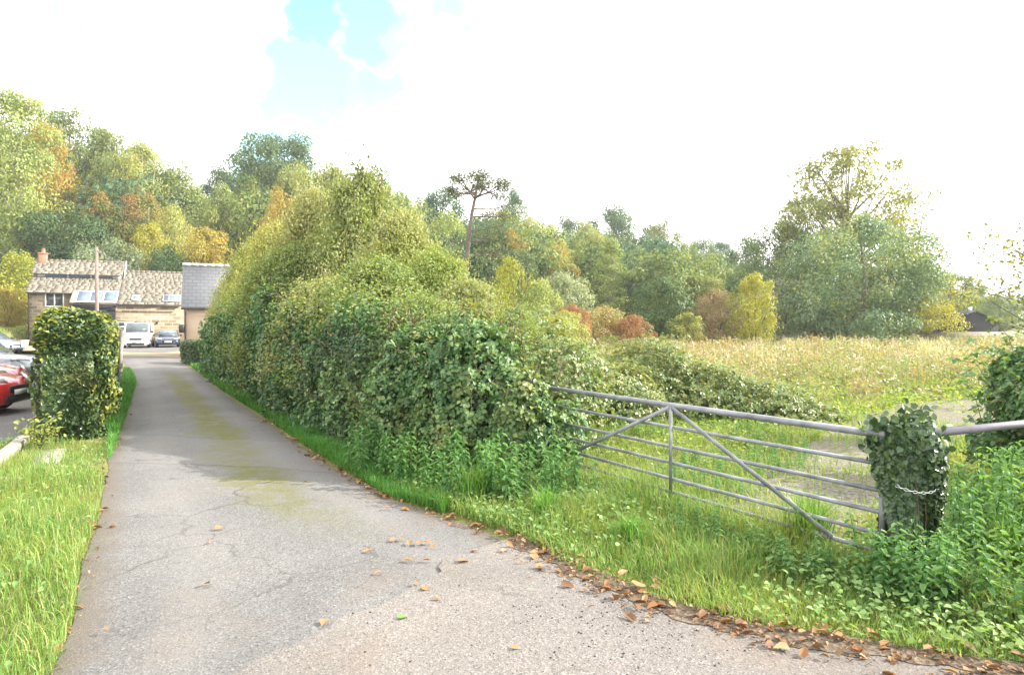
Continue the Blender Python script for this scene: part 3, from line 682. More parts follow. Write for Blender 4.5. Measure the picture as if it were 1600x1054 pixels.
shrub(398, 372, 92, 26, 1, 'pale', 'yellowish shrub above the hedge, second from the annexe')
shrub(436, 336, 120, 23, 0, 'pale', 'pale yellow-green shrub below the orange-gold tree')
shrub(498, 284, 140, 19.5, 1, 'hedgetop', 'tall olive shrub left of the tallest hedgerow shrub')
shrub(560, 248, 150, 18, 0, 'hedgetop', 'tallest shrub in the hedgerow with bare sprigs on top')
shrub(622, 318, 150, 15.8, 1, 'hedgetop', 'olive shrub stepping down right of the tallest hedgerow shrub')
shrub(682, 376, 150, 13.8, 0, 'pale', 'twiggy olive shrub in front of the pine')
shrub(738, 428, 150, 12, 1, 'hedgetop', 'lower twiggy shrub behind the bramble thicket')
shrub(462, 372, 170, 18, 0, 'willow', 'green mid-height shrub standing over the middle of the hedge')
shrub(585, 392, 190, 12.8, 1, 'willow', 'green shrub over the near half of the hedge')
shrub(398, 440, 90, 23.5, 1, 'willow', 'low green shrub over the far part of the hedge')
shrub(520, 420, 170, 14.4, 0, 'hedgetop', 'olive shrub merging into the face of the hedge at mid length')
shrub(660, 450, 170, 10.6, 0, 'willow', 'low shrub tangled in the hedge beside the brambles')
shrub(806, 470, 90, 11, 1, 'pale', 'yellowing shrub just behind the bramble thicket and the gate')
def sprigs():
    root = thing('sprig_cluster', 'bare leafy sprigs standing out against the sky above the tallest shrub', 'branches'); st, lf = MB(), MB(); d = 17.6
    for a, b in (((575, 300), (538, 222)), ((572, 305), (573, 232)), ((580, 300), (553, 250)), ((590, 300), (577, 244))):
        p, q = at(*a, d), at(*b, d); Q = resample(np.array([p, (p+q)/2+rng.normal(0, .1, 3), q]), 8); st.tube(Q, np.linspace(.02, .006, 8), 4, cap=False)
        P = np.repeat(Q[2:], 6, 0)+rng.normal(0, .09, (36, 3)); cards(lf, P, rdir(36), .085, .6)
    st.build('stems', G['stem'], root); lf.build('foliage', G['dark'], root)
sprigs()
# small clipped hedge and the russet clump at its end
r2 = thing('hedge', 'short clipped hedge beside the annexe wall, browned at one end', 'hedge'); mb = MB(); hedge(mb, [(-14.6, 31.3), (-16.4, 33.2)], 14000, .55, 1.15, .05, (.3, .25, .15, .25, .15), near=False, lum=.06, rnd=.15)
mb.build('foliage', G['hedge'], r2); mb = MB(); P = at(333, 548, 31)+rng.normal(0, .22, (700, 3)); cards(mb, P, rdir(700), .12); o = mb.build('dead_foliage', G['red'], r2); tag(o, 'red-brown dead patch')
# bramble thicket at the near end of the hedge
def trifol(mb, P, N, s, mi=0):
    n = len(P); t = rdir(n)+np.array([0, 0, -.6]); N = norm(N); t = norm(t-N*np.sum(t*N, 1, keepdims=True)); b = np.cross(N, t)
    for q, k in ((t*.75, t), (b*.6+t*.1, b+t*.3), (-b*.6+t*.1, -b+t*.3)):
        cards(mb, P+q*s[:, None], N+rng.normal(0, .15, P.shape), s*rng.uniform(.8, 1.15, n), .85, 'h', T=k*3, tj=.3, mi=mi)
def bramble_blob(mb, st, ells, n, leaf, k, ncane):
    for (c, r_, w) in ells:
        m_ = int(n*w); D = rdir(m_); D[:, 2] = np.where(D[:, 2] < -.3, -D[:, 2], D[:, 2]); D = norm(D)
        q = 1+.2*lump(D*2.2+np.array(c), 1.5, k)+.13*lump(D*5.5+np.array(c), 1.5, (k+2) % 8)-np.abs(rng.normal(0, .13, m_))
        P = np.array(c)+D*np.array(r_)*q[:, None]; ok = P[:, 2] > .03
        trifol(mb, P[ok], (D/np.array(r_)*min(r_)+np.array([0, 0, .35])+rng.normal(0, .4, P.shape))[ok], (leaf*rng.uniform(.6, 1.25, m_))[ok])
        for i in range(int(ncane*w)):
            d0 = rdir(1)[0]; d0[2] = abs(d0[2]); a = np.array(c)+d0*np.array(r_)*.8; e = a+np.array([d0[0], d0[1], 0])*rng.uniform(.25, .6)+np.array([0, 0, rng.uniform(-.4, .55)]); e[2] = max(e[2], .1)
            b = np.array(c)*np.array([1, 1, 0])+rng.normal(0, .2, 3)*np.array([1, 1, 0]); mm = (a+e)/2+np.array([0, 0, .18])
            Q = resample(np.array([b, a, mm, e]), 9); st.tube(Q, np.linspace(.009, .003, 9), 4, cap=False)
            PP = np.repeat(Q[5:], 2, 0)+rng.normal(0, .04, (8, 3)); trifol(mb, PP, rdir(8)*.5+np.array([0, 0, .7]), np.full(8, leaf*.9))
root = thing('bramble_thicket', 'thick bramble with broad leaves swallowing the hinge end of the field gate', 'brambles'); mb, st = MB(), MB()
bramble_blob(mb, st, [((.05, 8.5, .55), (.5, .45, .85), .2), ((.62, 8.75, .3), (.4, .35, .62), .08), ((-.55, 8.75, .85), (.75, .6, 1.25), .28), ((-1.35, 9.4, .8), (.8, .6, 1.2), .22), ((-.45, 9.3, 1.0), (.6, .6, .95), .13), ((-2.3, 10.6, .7), (.8, .6, 1.1), .15)], 9000, .062, 2, 60)
for i in range(70):                                 # young shoots standing out of the top
    b = np.array([rng.uniform(-1.9, .2), 0, 0]); b[1] = 9.1-.62*b[0]*.6+rng.normal(0, .25); b[2] = rng.uniform(1.2, 1.9)+.12*(-b[0]); e = b+np.array([rng.normal(0, .28), rng.normal(0, .2), rng.uniform(.25, .75)])
    Q = resample(np.array([b, (b+e)/2+rng.normal(0, .05, 3), e]), 7); st.tube(Q, np.linspace(.008, .003, 7), 4, cap=False); PP = np.repeat(Q[2:], 2, 0)+rng.normal(0, .05, (10, 3)); cards(mb, PP, rdir(10)+np.array([0, 0, .4]), .055, .75, 'h')
mb.build('leaves', G['bramble'], root); st.build('canes', G['stem'], root)
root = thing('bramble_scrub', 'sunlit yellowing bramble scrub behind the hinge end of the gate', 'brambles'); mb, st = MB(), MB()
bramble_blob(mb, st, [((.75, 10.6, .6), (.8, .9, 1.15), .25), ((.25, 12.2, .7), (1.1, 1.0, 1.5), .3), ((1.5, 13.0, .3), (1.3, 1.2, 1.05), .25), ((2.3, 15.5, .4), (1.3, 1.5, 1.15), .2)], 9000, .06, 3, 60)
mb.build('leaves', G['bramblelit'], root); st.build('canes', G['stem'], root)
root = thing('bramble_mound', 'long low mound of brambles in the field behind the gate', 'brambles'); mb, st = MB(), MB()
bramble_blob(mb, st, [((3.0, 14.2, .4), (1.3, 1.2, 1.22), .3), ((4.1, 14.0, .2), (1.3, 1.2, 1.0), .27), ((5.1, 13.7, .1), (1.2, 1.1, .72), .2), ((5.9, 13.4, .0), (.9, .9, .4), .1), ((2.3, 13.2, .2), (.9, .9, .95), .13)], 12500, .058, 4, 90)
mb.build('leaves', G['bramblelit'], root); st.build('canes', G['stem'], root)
root = thing('bramble_bush', 'dark leafy bramble bush at the right edge beyond the metal rail', 'brambles'); mb, st = MB(), MB()
BR = G['bramble']; bramble_blob(mb, st, [((6.55, 7.9, .5), (.5, .5, .75), .22), ((6.6, 8.1, 1.05), (.55, .6, .75), .24), ((7.6, 7.6, .9), (.8, .8, 1.15), .3), ((6.3, 8.3, .35), (.4, .4, .45), .12), ((6.2, 7.6, .95), (.35, .4, .4), .14)], 5600, .075, 5, 110)
mb.build('leaves', BR, root); st.build('canes', G['stem'], root)
def side_branches():
    root = thing('hazel_tree', 'thinly leaved tree reaching in from the right edge against the white sky', 'tree', (10.2, 11.2, 0)); st, lf = MB(), MB(); B = np.array([10.2, 11.2, 0])
    st.tube(np.array([(0, 0, -.3), (.1, 0, 1.5), (-.2, .1, 3.2), (-.4, 0, 4.2)]), [.13, .1, .07, .03], 8)
    for i in range(60):
        d = rng.uniform(9.6, 12); e = at(rng.uniform(1545, 1700), rng.uniform(345, 525), d)-B
        if rng.uniform() < .18: e = at(rng.uniform(1512, 1550), rng.uniform(360, 470), d)-B
        s0 = np.array([0, 0, max(.8, e[2]*.62)]); Q = resample(np.array([s0, (s0+e)/2+rng.normal(0, .12, 3)+np.array([0, 0, .12]), e]), 8); st.tube(Q, np.linspace(.02, .004, 8), 4, cap=False)
        m_ = 34; P = np.repeat(Q[3:], 7, 0)[:m_]+rng.normal(0, .12, (m_, 3)); cards(lf, P, rdir(m_)+np.array([0, 0, .4]), rng.uniform(.05, .085, m_), .7, 'h')
    st.build('trunk', G['bark'], root, True); lf.build('crown', G['green'], root)
side_branches()
# ---------------------------------------------------------------- ivy hedge on the left
root = thing('ivy_hedge', 'thick block of ivy hedge standing left of the lane', 'hedge'); mb = MB()
IP = np.array([(-7.55, 11.1), (-9.05, 13.7), (-11.3, 17.4), (-13.4, 20.9)])
ih = lambda s: 2.08+.12*np.sin(s*1.1+1)+.06*np.sin(s*3.1)
hedge(mb, IP, 64000, .55, ih, .062, (.06, .25, .4, .26, .03), 'h', .85, 5, True, .5, .19, 1.9, .17, .8)
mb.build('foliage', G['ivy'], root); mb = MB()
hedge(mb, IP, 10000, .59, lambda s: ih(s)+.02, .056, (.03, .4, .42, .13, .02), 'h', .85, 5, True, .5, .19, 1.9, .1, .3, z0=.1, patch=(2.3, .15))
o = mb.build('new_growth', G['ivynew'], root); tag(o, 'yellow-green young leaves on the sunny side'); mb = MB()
for i in range(120):
    s = rng.uniform(1.5, 10); c, t, _ = path_frame(IP, np.array([s])); b = np.append(c[0]+rng.normal(0, .15, 2), 0); e = b+np.array([rng.normal(0, .1), rng.normal(0, .1), rng.uniform(1.2, 1.8)])
    mb.tube([b, (b+e)/2+rng.normal(0, .1, 3), e], [.025, .018, .008], 5, cap=False)
mb.build('stems', G['stem'], root)
mb = MB()
mb.prism([(-.09, 0, -.2), (.1, 0, -.2), (.13, 0, .6), (.08, 0, 1.15), (.15, 0, 1.62), (.06, 0, 1.8), (-.03, 0, 1.74), (-.07, 0, 1.1)], (0, .06, 0))
o = mb.build('fence_post', G['oldwood'], loc=tuple(np.append(at(181, 560, 20.6)[:2], 0))); o.rotation_euler = (0, rad(5), rad(20)); tag(o, 'weathered grey split post leaning at the far end of the ivy hedge', 'post')
def sapling():
    b = np.array([-7.55, 10.45, 0]); root = thing('sapling', 'small yellow-green seedling at the foot of the ivy hedge', 'sapling', tuple(b)); st, lf = MB(), MB()
    for i in range(9):
        a = rng.uniform(0, 6.28); e = np.array([math.cos(a)*rng.uniform(.1, .38), math.sin(a)*.25-.1, rng.uniform(.25, .62)]); Q = resample(np.array([(0, 0, 0), e*np.array([.4, .4, .7]), e]), 6); st.tube(Q, np.linspace(.008, .003, 6), 4, cap=False)
        P = np.repeat(Q[2:], 4, 0)+rng.normal(0, .05, (16, 3)); cards(lf, P, rdir(16)*.5+np.array([0, -.4, .7]), .085, .5, 'h')
    st.build('stem', G['stem'], root); lf.build('foliage', G['ivynew'], root)
sapling()
mb = MB(); a, b = np.array(gx(-60, 775)), np.array(gx(38, 692)); L = np.linalg.norm(b-a); mb.box((0, 0, .05), (L, .16, .14), bev=.015)
o = mb.build('kerb', G['concrete'], loc=(*((a+b)/2), .02)); o.rotation_euler = (0, 0, math.atan2(b[1]-a[1], b[0]-a[0])); tag(o, kind='structure')
mb = MB(); q = [gx(48, 727), gx(92, 724), gx(104, 703), gx(62, 706)]; mb.prism([(x, y, -.02) for x, y in q], (0, 0, .055)); o = mb.build('paving_slab', G['concrete']); tag(o, 'single pale paving slab set in the grass before the ivy hedge', 'slab')
# ---------------------------------------------------------------- field gate, post, rail
def gate():
    A, B = np.array([.4, 8.98]), np.array([2.86, 5.17]); root = thing('field_gate', 'grey galvanised tubular steel field gate closed across the field entrance', 'gate', (*A, 0))
    D = np.append(B-A, 0); pt = lambda t, z: D*t+np.array([0, 0, z])
    for z, r_ in ((1.13, .03), (.9, .0175), (.69, .0175), (.52, .0175), (.35, .0175), (.21, .0175)): MB().tube([pt(-.02, z), pt(.5, z-.004), pt(1.02, z)], r_, 10).build('rail', G['galv'], root, True)
    nr = np.array([D[1], -D[0], 0])/np.linalg.norm(D); nr = -nr if nr[1] > 0 else nr
    def bar(p, q, name):
        p = p+nr*.03; q = q+nr*.03; ax = norm(q-p); sd = norm(np.cross(ax, nr)); w = .021
        MB().prism([p-sd*w, p+sd*w, q+sd*w, q-sd*w], nr*.008).build(name, G['galv'], root)
    bar(pt(.533, .15), pt(.533, 1.12), 'upright'); bar(pt(.126, .27), pt(.53, 1.11), 'brace'); bar(pt(.93, .23), pt(.536, 1.11), 'brace')
    for t in (-.015, 1.015): MB().tube([pt(t, .18), pt(t, 1.15)], .0225, 10).build('end_stile', G['galv'], root, True)
gate()
def gatepost():
    x, y = (1418-CX)/F*5.15, 5.15; root = thing('gate_post', 'gatepost smothered in dark ivy at the latch end of the field gate', 'post', (x, y, 0)); lf = MB()
    MB().tube([(0, .02, -.3), (0.01, .02, .5), (0, .03, 1.1)], [.09, .085, .08], 10).build('shaft', G['oldwood'], root, True)
    n = 9500; a = rng.uniform(0, 6.28, n); z = rng.uniform(.02, 1.2, n); rr = (.165+.045*sstep(.45, 1.0, z)+.05*np.sin(a*3+z*5))*np.sqrt(np.clip(1-sstep(1.05, 1.3, z), 0, 1))*(1-np.abs(rng.normal(0, .14, n)))
    P = np.column_stack([np.cos(a)*rr*1.15, np.sin(a)*rr, z]); N = np.column_stack([np.cos(a), np.sin(a), .4+z*0]); cards(lf, P, N+rng.normal(0, .35, P.shape), rng.uniform(.028, .06, n), .9, 'h', T=np.array([0, 0, -.9]))
    for cx, cz, m_ in ((-.22, 1.16, 70), (.1, 1.2, 70), (.18, 1.0, 130), (.0, 1.12, 240), (-.16, 1.04, 150)):
        P = np.array([cx, 0, cz])+rng.normal(0, .07, (m_, 3)); cards(lf, P, rdir(m_)+np.array([0, -.5, .5]), .06, .9, 'h')
    lf.build('ivy', G['ivy'], root)
    st = MB()
    for i in range(4):
        a = rng.uniform(-2.6, -.4); st.tube([(math.cos(a)*.14, math.sin(a)*.14, 0), (math.cos(a+.3)*.15, math.sin(a+.3)*.15, .5), (math.cos(a)*.18, math.sin(a)*.16, 1.0)], .0035, 4)
    st.build('vines', G['stem'], root)
    ch = MB()
    for i in range(17):
        t = i/16; a = rad(205)+t*rad(125); c = np.array([x+math.cos(a)*.215, y+math.sin(a)*.215, .77-.05*math.sin(t*math.pi)]); tg = np.array([-math.sin(a), math.cos(a), -.15*math.cos(t*math.pi)]); od = np.array([math.cos(a), math.sin(a), 0]) if i % 2 else np.array([0, 0, 1.])
        an = np.linspace(0, 2*math.pi, 11)[:-1]; ring = c+np.outer(np.cos(an)*.016, tg)+np.outer(np.sin(an)*.009, od); ch.tube(np.vstack([ring, ring[:2]]), .0032, 5, cap=False)
    tag(ch.build('chain', G['chrome'], smooth=True), 'pale metal chain looped round the ivy-covered gatepost', 'chain')
gatepost()
def rail():
    a, b = at(1462, 676, 5.35), at(1760, 645, 6.4); root = thing('metal_rail', 'single fat steel rail running right from the ivy gatepost', 'rail', (a[0], a[1], 0)); o = np.array([a[0], a[1], 0])
    MB().tube([a-o, b-o], .034, 12).build('tube', G['rust'], root, True); MB().tube([b-o+np.array([0, 0, .05]), (b-o)*np.array([1, 1, 0])-np.array([0, 0, .3])], .05, 10).build('post', G['rust'], root, True)
rail()
# ---------------------------------------------------------------- ground cover
def edge_jit(P): return P
verge_l = [(-2.0, 2.3), (-2.6, 3.7), (-2.95, 4.4), (-3.45, 5.2), (-4.3, 6.8), (-5.85, 9.4), (-6.5, 10.9), (-8.4, 11.0), (-8.2, 9.6), (-7.9, 8.2), (-9.5, 7.2), (-9.5, 2.3)]
verge_l2 = [(-5.75, 9.3), (-7.85, 13.2), (-12.4, 21.5), (-16.4, 28), (-17.2, 28), (-13.2, 21.3), (-10.2, 16.6), (-8, 12.9), (-6.4, 10.4)]
verge_r = [(.06, 6.05), (.5, 5.2), (.95, 4.68), (1.62, 4.2), (2.3, 3.95), (3.0, 3.7), (4.4, 3.4), (7.5, 3.4), (7.5, 6.6), (3.6, 5.6), (2.6, 5.9), (1.5, 7.5), (.4, 8.6), (-.6, 8.4), (-1.4, 7.7)]
verge_r2 = [(-.7, 6.8), (-1.45, 7.55), (-3.15, 10.25), (-5.35, 14.05), (-8.65, 19.45), (-15.5, 31.4), (-14.8, 31.6), (-12.6, 27.8), (-9.6, 22.4), (-6.2, 16.1), (-3.2, 11.4), (-1.6, 9.4), (-.4, 8.5)]
field = [(1.2, 8.2), (3.2, 5.8), (9, 7.5), (22, 12), (34, 24), (24, 27), (8, 19), (2, 17), (-.2, 12)]
def near_scatter(poly, n, p=1.0):
    P = scatter(poly, n*3); d = np.hypot(P[:, 0], P[:, 1]); k = (d.min()/d)**p; P = P[rng.uniform(0, 1, len(P)) < k]; return P[:n]
g = MB()
P = near_scatter(verge_l, 46000, 1.0); hh = .06+.15*np.clip(lump(P, 2.2, 1)+.35, 0, 1.3); blades(g, P, hh*rng.uniform(.5, 1.4, len(P)), .0065, 1.1)
P = near_scatter(verge_r, 52000, 1.0); hh = .05+.16*np.clip(lump(P, 2.0, 2)+.35, 0, 1.4)+.16*np.exp(-((P[:, 1]-(8.98-1.547*(P[:, 0]-.4))+.25)/.35)**2)+.12*sstep(.0, 1.5, P[:, 1]-4.6-.0*P[:, 0]); blades(g, P, hh*rng.uniform(.5, 1.4, len(P)), .007, .9)
tag(g.build('grass', G['grass']), 'bright green rough grass of the road verges', 'grass', kind='stuff')
g = MB()
P = near_scatter(verge_l2, 22000, 1.0); blades(g, P, (.14+.12*np.clip(lump(P, 1.3, 3)+.3, 0, 1.4))*rng.uniform(.5, 1.4, len(P)), np.clip(np.hypot(P[:, 0], P[:, 1])*.0009, .007, .03), .9)
P = near_scatter(verge_r2, 42000, 1.0); blades(g, P, (.14+.14*np.clip(lump(P, 1.3, 4)+.3, 0, 1.4))*rng.uniform(.5, 1.4, len(P)), np.clip(np.hypot(P[:, 0], P[:, 1])*.0009, .007, .03), .9)
tag(g.build('verge_grass', G['grassdark']), 'deep green grass strips at the feet of the hedges', 'grass', kind='stuff')
g = MB(); P = near_scatter(field, 90000, .6); tr = inpoly(P, trk)
keep = (~tr) | (lump(P, 1.3, 5) > np.where(np.hypot(P[:, 0], P[:, 1]) < 10.5, rng.uniform(-.9, .6, len(P)), rng.uniform(-.1, 1.1, len(P)))); P = P[keep]
blades(g, P, (.1+.14*np.clip(lump(P, .9, 6)+.3, 0, 1.4))*rng.uniform(.5, 1.5, len(P)), np.clip(np.hypot(P[:, 0], P[:, 1])*.0012, .009, .035), .9)
tag(g.build('field_grass', G['lush']), 'yellow-green grass on the sunny floor of the field', 'grass', kind='stuff')
P = near_scatter(field, 26000, .7); P = P[(lump(P, 1.1, 4) > rng.uniform(-.8, .4, len(P))) & ((~inpoly(P, trk)) | (lump(P, 1.7, 6) > rng.uniform(-.1, .8, len(P))))]; P[:, 2] = rng.uniform(.03, .28, len(P))*np.clip(.7+lump(P, .9, 2), .3, 1.4); d = np.hypot(P[:, 0], P[:, 1])
g = MB(); cards(g, P, rng.normal(0, .4, P.shape)+np.array([0, 0, 1.]), np.clip(d*.006, .035, .12)*rng.uniform(.6, 1.3, len(P)), .6, 'h'); tag(g.build('field_weeds', G['lush']), 'leafy yellow-green weeds over the field floor behind the gate', 'weeds', kind='stuff')
# taller tussocks
def tussock(x, y, h, n, label):
    g = MB(); a = rng.uniform(0, 6.28, n); r_ = np.abs(rng.normal(0, .1, n)); P = np.column_stack([np.cos(a)*r_, np.sin(a)*r_, np.zeros(n)]); blades(g, P, h*rng.uniform(.6, 1.1, n), .009, .8)
    o = g.build('grass_tussock', G['grassdark'], loc=(x, y, 0)); tag(o, label, 'grass tussock')
for px, py, h, n, lb in ((1265, 862, .62, 380, 'tall grass tussock below the latch end of the gate'), (742, 790, .55, 260, 'tall grass tussock among nettles at the bramble foot'), (850, 815, .45, 200, 'upright yellow-tipped grass tussock below the gate hinge end'), (1580, 900, .6, 260, 'long-bladed grass tussock at the right edge of the verge'), (985, 850, .32, 200, 'low grass tussock in front of the middle of the gate')):
    tussock(*gx(px, py), h, n, lb)
# nettles
def nettle_proto(seed):
    r = np.random.default_rng(seed); lf, st = MB(), MB(); Ht = 1.0; lean = r.normal(0, .12, 2)
    st.tube([(0, 0, 0), (lean[0]*.4, lean[1]*.4, .5), (lean[0], lean[1], Ht)], [.012, .009, .004], 4, cap=False)
    for k in range(11):
        z = .18+.8*k/10; c = np.array([lean[0]*z, lean[1]*z, z]); a = k*math.pi/2+r.normal(0, .2); s = r.uniform(.13, .2)*(1-.55*abs(z-.5)*1.3)
        for sgn in (0, math.pi):
            dr = np.array([math.cos(a+sgn), math.sin(a+sgn), 0]); P = (c+dr*s*.55-np.array([0, 0, s*.08]))[None]; N = (np.array([0, 0, 1.])+dr*.35)[None]
            cards(lf, P, N, s, .5, 'h', T=dr[None]*5-np.array([0, 0, .6]), tj=.2)
    return np.concatenate(lf.V), [f for f, _ in lf.B], np.concatenate(st.V), [f for f, _ in st.B]
NP = [nettle_proto(40+i) for i in range(9)]
def nettles(name, label, spots, cat='nettles'):
    lf = MB()
    for x, y, h in spots:
        V, Bf, SV, SB = NP[rng.integers(9)]; a = rng.uniform(0, 6.28); c, s = math.cos(a), math.sin(a); M = np.array([[c, s, 0], [-s, c, 0], [0, 0, 1]])*1.0; sx = h**.6*.75
        for vv, bb, mi in ((V, Bf, 0), (SV, SB, 1)):
            W = (vv*np.array([sx, sx, h]))@M+np.array([x, y, 0]); n0 = lf.n; lf.V.append(W.astype(np.float32)); lf.n += len(W)
            for f in bb: lf.B.append((f+n0, mi))
    tag(lf.build(name, [G['nettle'], G['grassdark']]), label, cat, kind='stuff')
P = scatter([(-2.3, 8.9), (-1.5, 7.9), (-.8, 7.25), (.1, 6.9), (.95, 7.3), (.7, 8.0), (.0, 8.5), (-.9, 9.0), (-1.8, 9.9)], 230)
nettles('nettle_patch', 'nettles growing along the foot of the bramble thicket', [(x, y, rng.uniform(.25, .75)) for x, y, _ in P])
P = scatter([(2.45, 4.85), (3.2, 4.2), (4.6, 3.7), (6.0, 4.4), (7.4, 6.4), (5.6, 7.4), (4.4, 6.3), (3.6, 5.6), (3.3, 4.95)], 420)
P = np.concatenate([P, scatter([(1.75, 6.5), (2.6, 5.0), (3.1, 4.55), (2.9, 4.3), (2.2, 4.85), (1.5, 6.2)], 70)*np.array([1, 1, .0])])
P = np.concatenate([P, scatter([(2.55, 4.95), (3.3, 4.75), (3.3, 4.4), (2.5, 4.6)], 40)])
nettles('nettle_patch', 'nettles crowding the right verge beside the ivy gatepost', [(x, y, (rng.uniform(.25, .55)+.3*float(sstep(4.2, 5.4, y))*float(sstep(3.3, 3.9, x)))*(.6 if x < 2.6 else 1)) for x, y, _ in P])
P = scatter([(1.2, 8.7), (2.6, 7.2), (4.0, 8.6), (4.8, 10.4), (4.6, 12.4), (1.4, 12.4), (.6, 10)], 520)
nettles('weed_patch', 'low leafy weeds in the field just behind the gate', [(x, y, rng.uniform(.1, .3)) for x, y, _ in P if lump(np.array([[x, y, 0]]), 1.2, 2)[0] > -.2], 'weeds')
# broad low leaves in the verge
g = MB(); P = np.concatenate([near_scatter(verge_r, 17000, .6), near_scatter(verge_l, 5000, .6)]); P = P[lump(P, 1.6, 7) > rng.uniform(-.5, .5, len(P))]; P[:, 2] = rng.uniform(.02, .2, len(P))
cards(g, P, rng.normal(0, .35, P.shape)+np.array([0, -.2, 1.]), rng.uniform(.025, .06, len(P)), .7, 'h'); tag(g.build('verge_weeds', G['nettle']), 'small broad-leaved weeds mixed into the verge grass', 'weeds', kind='stuff')
# dry field weeds
def dry_weeds():
    st = MB()
    poly = [(1.5, 17), (5.2, 15.2), (7.5, 15.6), (12, 18.4), (20, 20), (34, 24), (48, 42), (40, 56), (10, 50), (0, 40), (-2, 22)]
    P = near_scatter(poly, 9000, .8); P = P[~inpoly(P, trk)]; d = np.hypot(P[:, 0], P[:, 1]); lm = lump(P, .45, 3)
    h = np.clip((.34+.25*lm+.38*sstep(18, 30, d))*rng.uniform(.4, 1.4, len(P)), .15, 1.5)*np.where(d < 20, .75, 1)
    for m_ in range(3): q = np.arange(len(P)) % 3 == m_; blades(st, P[q], h[q]*(np.where(d[q] > 24, .8, .35) if m_ == 0 else 1), np.clip(d[q]*.0007, .01, .03), .7, mi=(0, 1, 4)[m_])
    C = near_scatter(poly, 1500, .7); C = C[~inpoly(C, trk)]                 # each clump leans to one kind of weed
    for c in C:
        d = math.hypot(c[0], c[1]); lv = float(lump(c[None], .4, 3)[0]); hh = max(.2, (.4+.28*lv+.38*float(sstep(18, 32, d)))*rng.uniform(.5, 1.35)); rr = hh*rng.uniform(.45, .9)
        far = float(sstep(19, 33, d)); k = rng.choice(5, p=np.array([.04+.26*far, .46-.22*far, .0+.2*far, .14+.02*far, .36-.26*far]))
        n = int(rng.uniform(26, 70)); D = rdir(n); D[:, 2] = np.abs(D[:, 2]); q = np.cbrt(rng.uniform(.05, 1, n))[:, None]
        pp = c+D*q*np.array([rr, rr, hh]); pp[:, 2] += rng.uniform(0, .1, n)
        cards(st, pp, D*.5+rng.normal(0, .6, D.shape)+np.array([0, 0, .4]), max(.05, d*.0042)*rng.uniform(.5, 1.4, n), .42 if k in (0, 2) else .6, T=np.array([0, 0, 1.2]) if k in (0, 2) else None, mi=k)
        n = int(rng.uniform(5, 14)); b = c+np.column_stack([rng.normal(0, rr*.5, (n, 2)), np.zeros(n)]); blades(st, b, hh*rng.uniform(.8, 1.5, n), max(.012, d*.0008), .5, mi=k)
    belt = [(4.6, 15.2), (7.5, 14.6), (11, 16.5), (18, 17.6), (26, 19.5), (26, 25), (12, 23), (5, 20)]
    for c in np.concatenate([near_scatter(poly, 130, .3), near_scatter(belt, 120, .3)*np.array([1, 1, 0])+np.array([0, 0, 1e-4])]):
        if inpoly(c[None], trk)[0]: continue
        d = math.hypot(c[0], c[1]); hh = rng.uniform(.6, 1.4)*(.45 if d < 22 else 1); rr = hh*rng.uniform(.7, 1.3); n = int(rng.uniform(110, 260)); k = rng.choice([1, 3, 4, 0, 5], p=[.34, .12, .34, .15, .05]) if c[2] == 0 else rng.choice([1, 4, 0], p=[.45, .4, .15])
        D = rdir(n); D[:, 2] = np.abs(D[:, 2]); pp = c+D*np.cbrt(rng.uniform(.05, 1.3, n))[:, None]*np.array([rr, rr, hh*.9])+rng.normal(0, .1, (n, 3)); pp[:, 2] = np.maximum(pp[:, 2], .05)
        cards(st, pp, D*.5+rng.normal(0, .5, D.shape)+np.array([0, 0, .4]), max(.05, d*.0042)*rng.uniform(.5, 1.5, n), .6, mi=k)
    tag(st.build('dry_weeds', [G['weed'], G['fieldgreen'], G['fluff'], G['tan'], G['bramblelit'], G['pink']]), 'straw and pinkish dry weeds filling the far half of the field', 'weeds', kind='stuff')
dry_weeds()
# ---------------------------------------------------------------- fallen leaves, twigs, stones
def along(path, n, sd, side=0):
    s = rng.uniform(0, 1, n); Q = resample(np.asarray(path, float), 200); i = (s*199).astype(int); return Q[i]+rng.normal(0, sd, (n, 2))
g = MB()
Q = np.concatenate([along(RoadE[:7], 820, .14), along([(0, 6.0), (-.75, 6.8), (-1.5, 7.55), (-3.2, 10.2)], 420, .07), along([(-5.4, 14), (-3.2, 10.2)], 130, .06), along([(-2.5, 3.4), (-3.45, 5.2), (-4.3, 6.8), (-5.85, 9.4)], 150, .07), along([(-5.85, 9.4), (-7.9, 13.2), (-12.5, 21.5)], 170, .1)])
P = np.column_stack([Q, np.where(Q[:, 1] > 6.1, rng.uniform(.012, .035, len(Q)), rng.uniform(.05, .075, len(Q)))]); P[:, 2] = np.where((Q[:, 0] < -1.8), rng.uniform(.015, .04, len(Q)), P[:, 2]); cards(g, P, rng.normal(0, .28, P.shape)+np.array([0, 0, 1.]), rng.choice([.02, .032, .05, .09], len(P), p=[.4, .3, .2, .1])*rng.uniform(.8, 1.2, len(P)), .62, 'h', .16)
Q = along(RoadE[:7], 350, .14); P = np.column_stack([Q, np.full(len(Q), .052)]); cards(g, P, rng.normal(0, .1, P.shape)+np.array([0, 0, 1.]), .06, .07)
tag(g.build('leaf_litter', G['litter']), 'brown leaf litter and twigs gathered along the road edges', 'leaf litter', kind='stuff')
lf0 = MB(); cards(lf0, np.zeros((1, 3)), np.array([[0, 0, 1.]]), .085, .8, 'h', .1, T=np.array([[9., 0, 0]]), tj=0.); LM = None
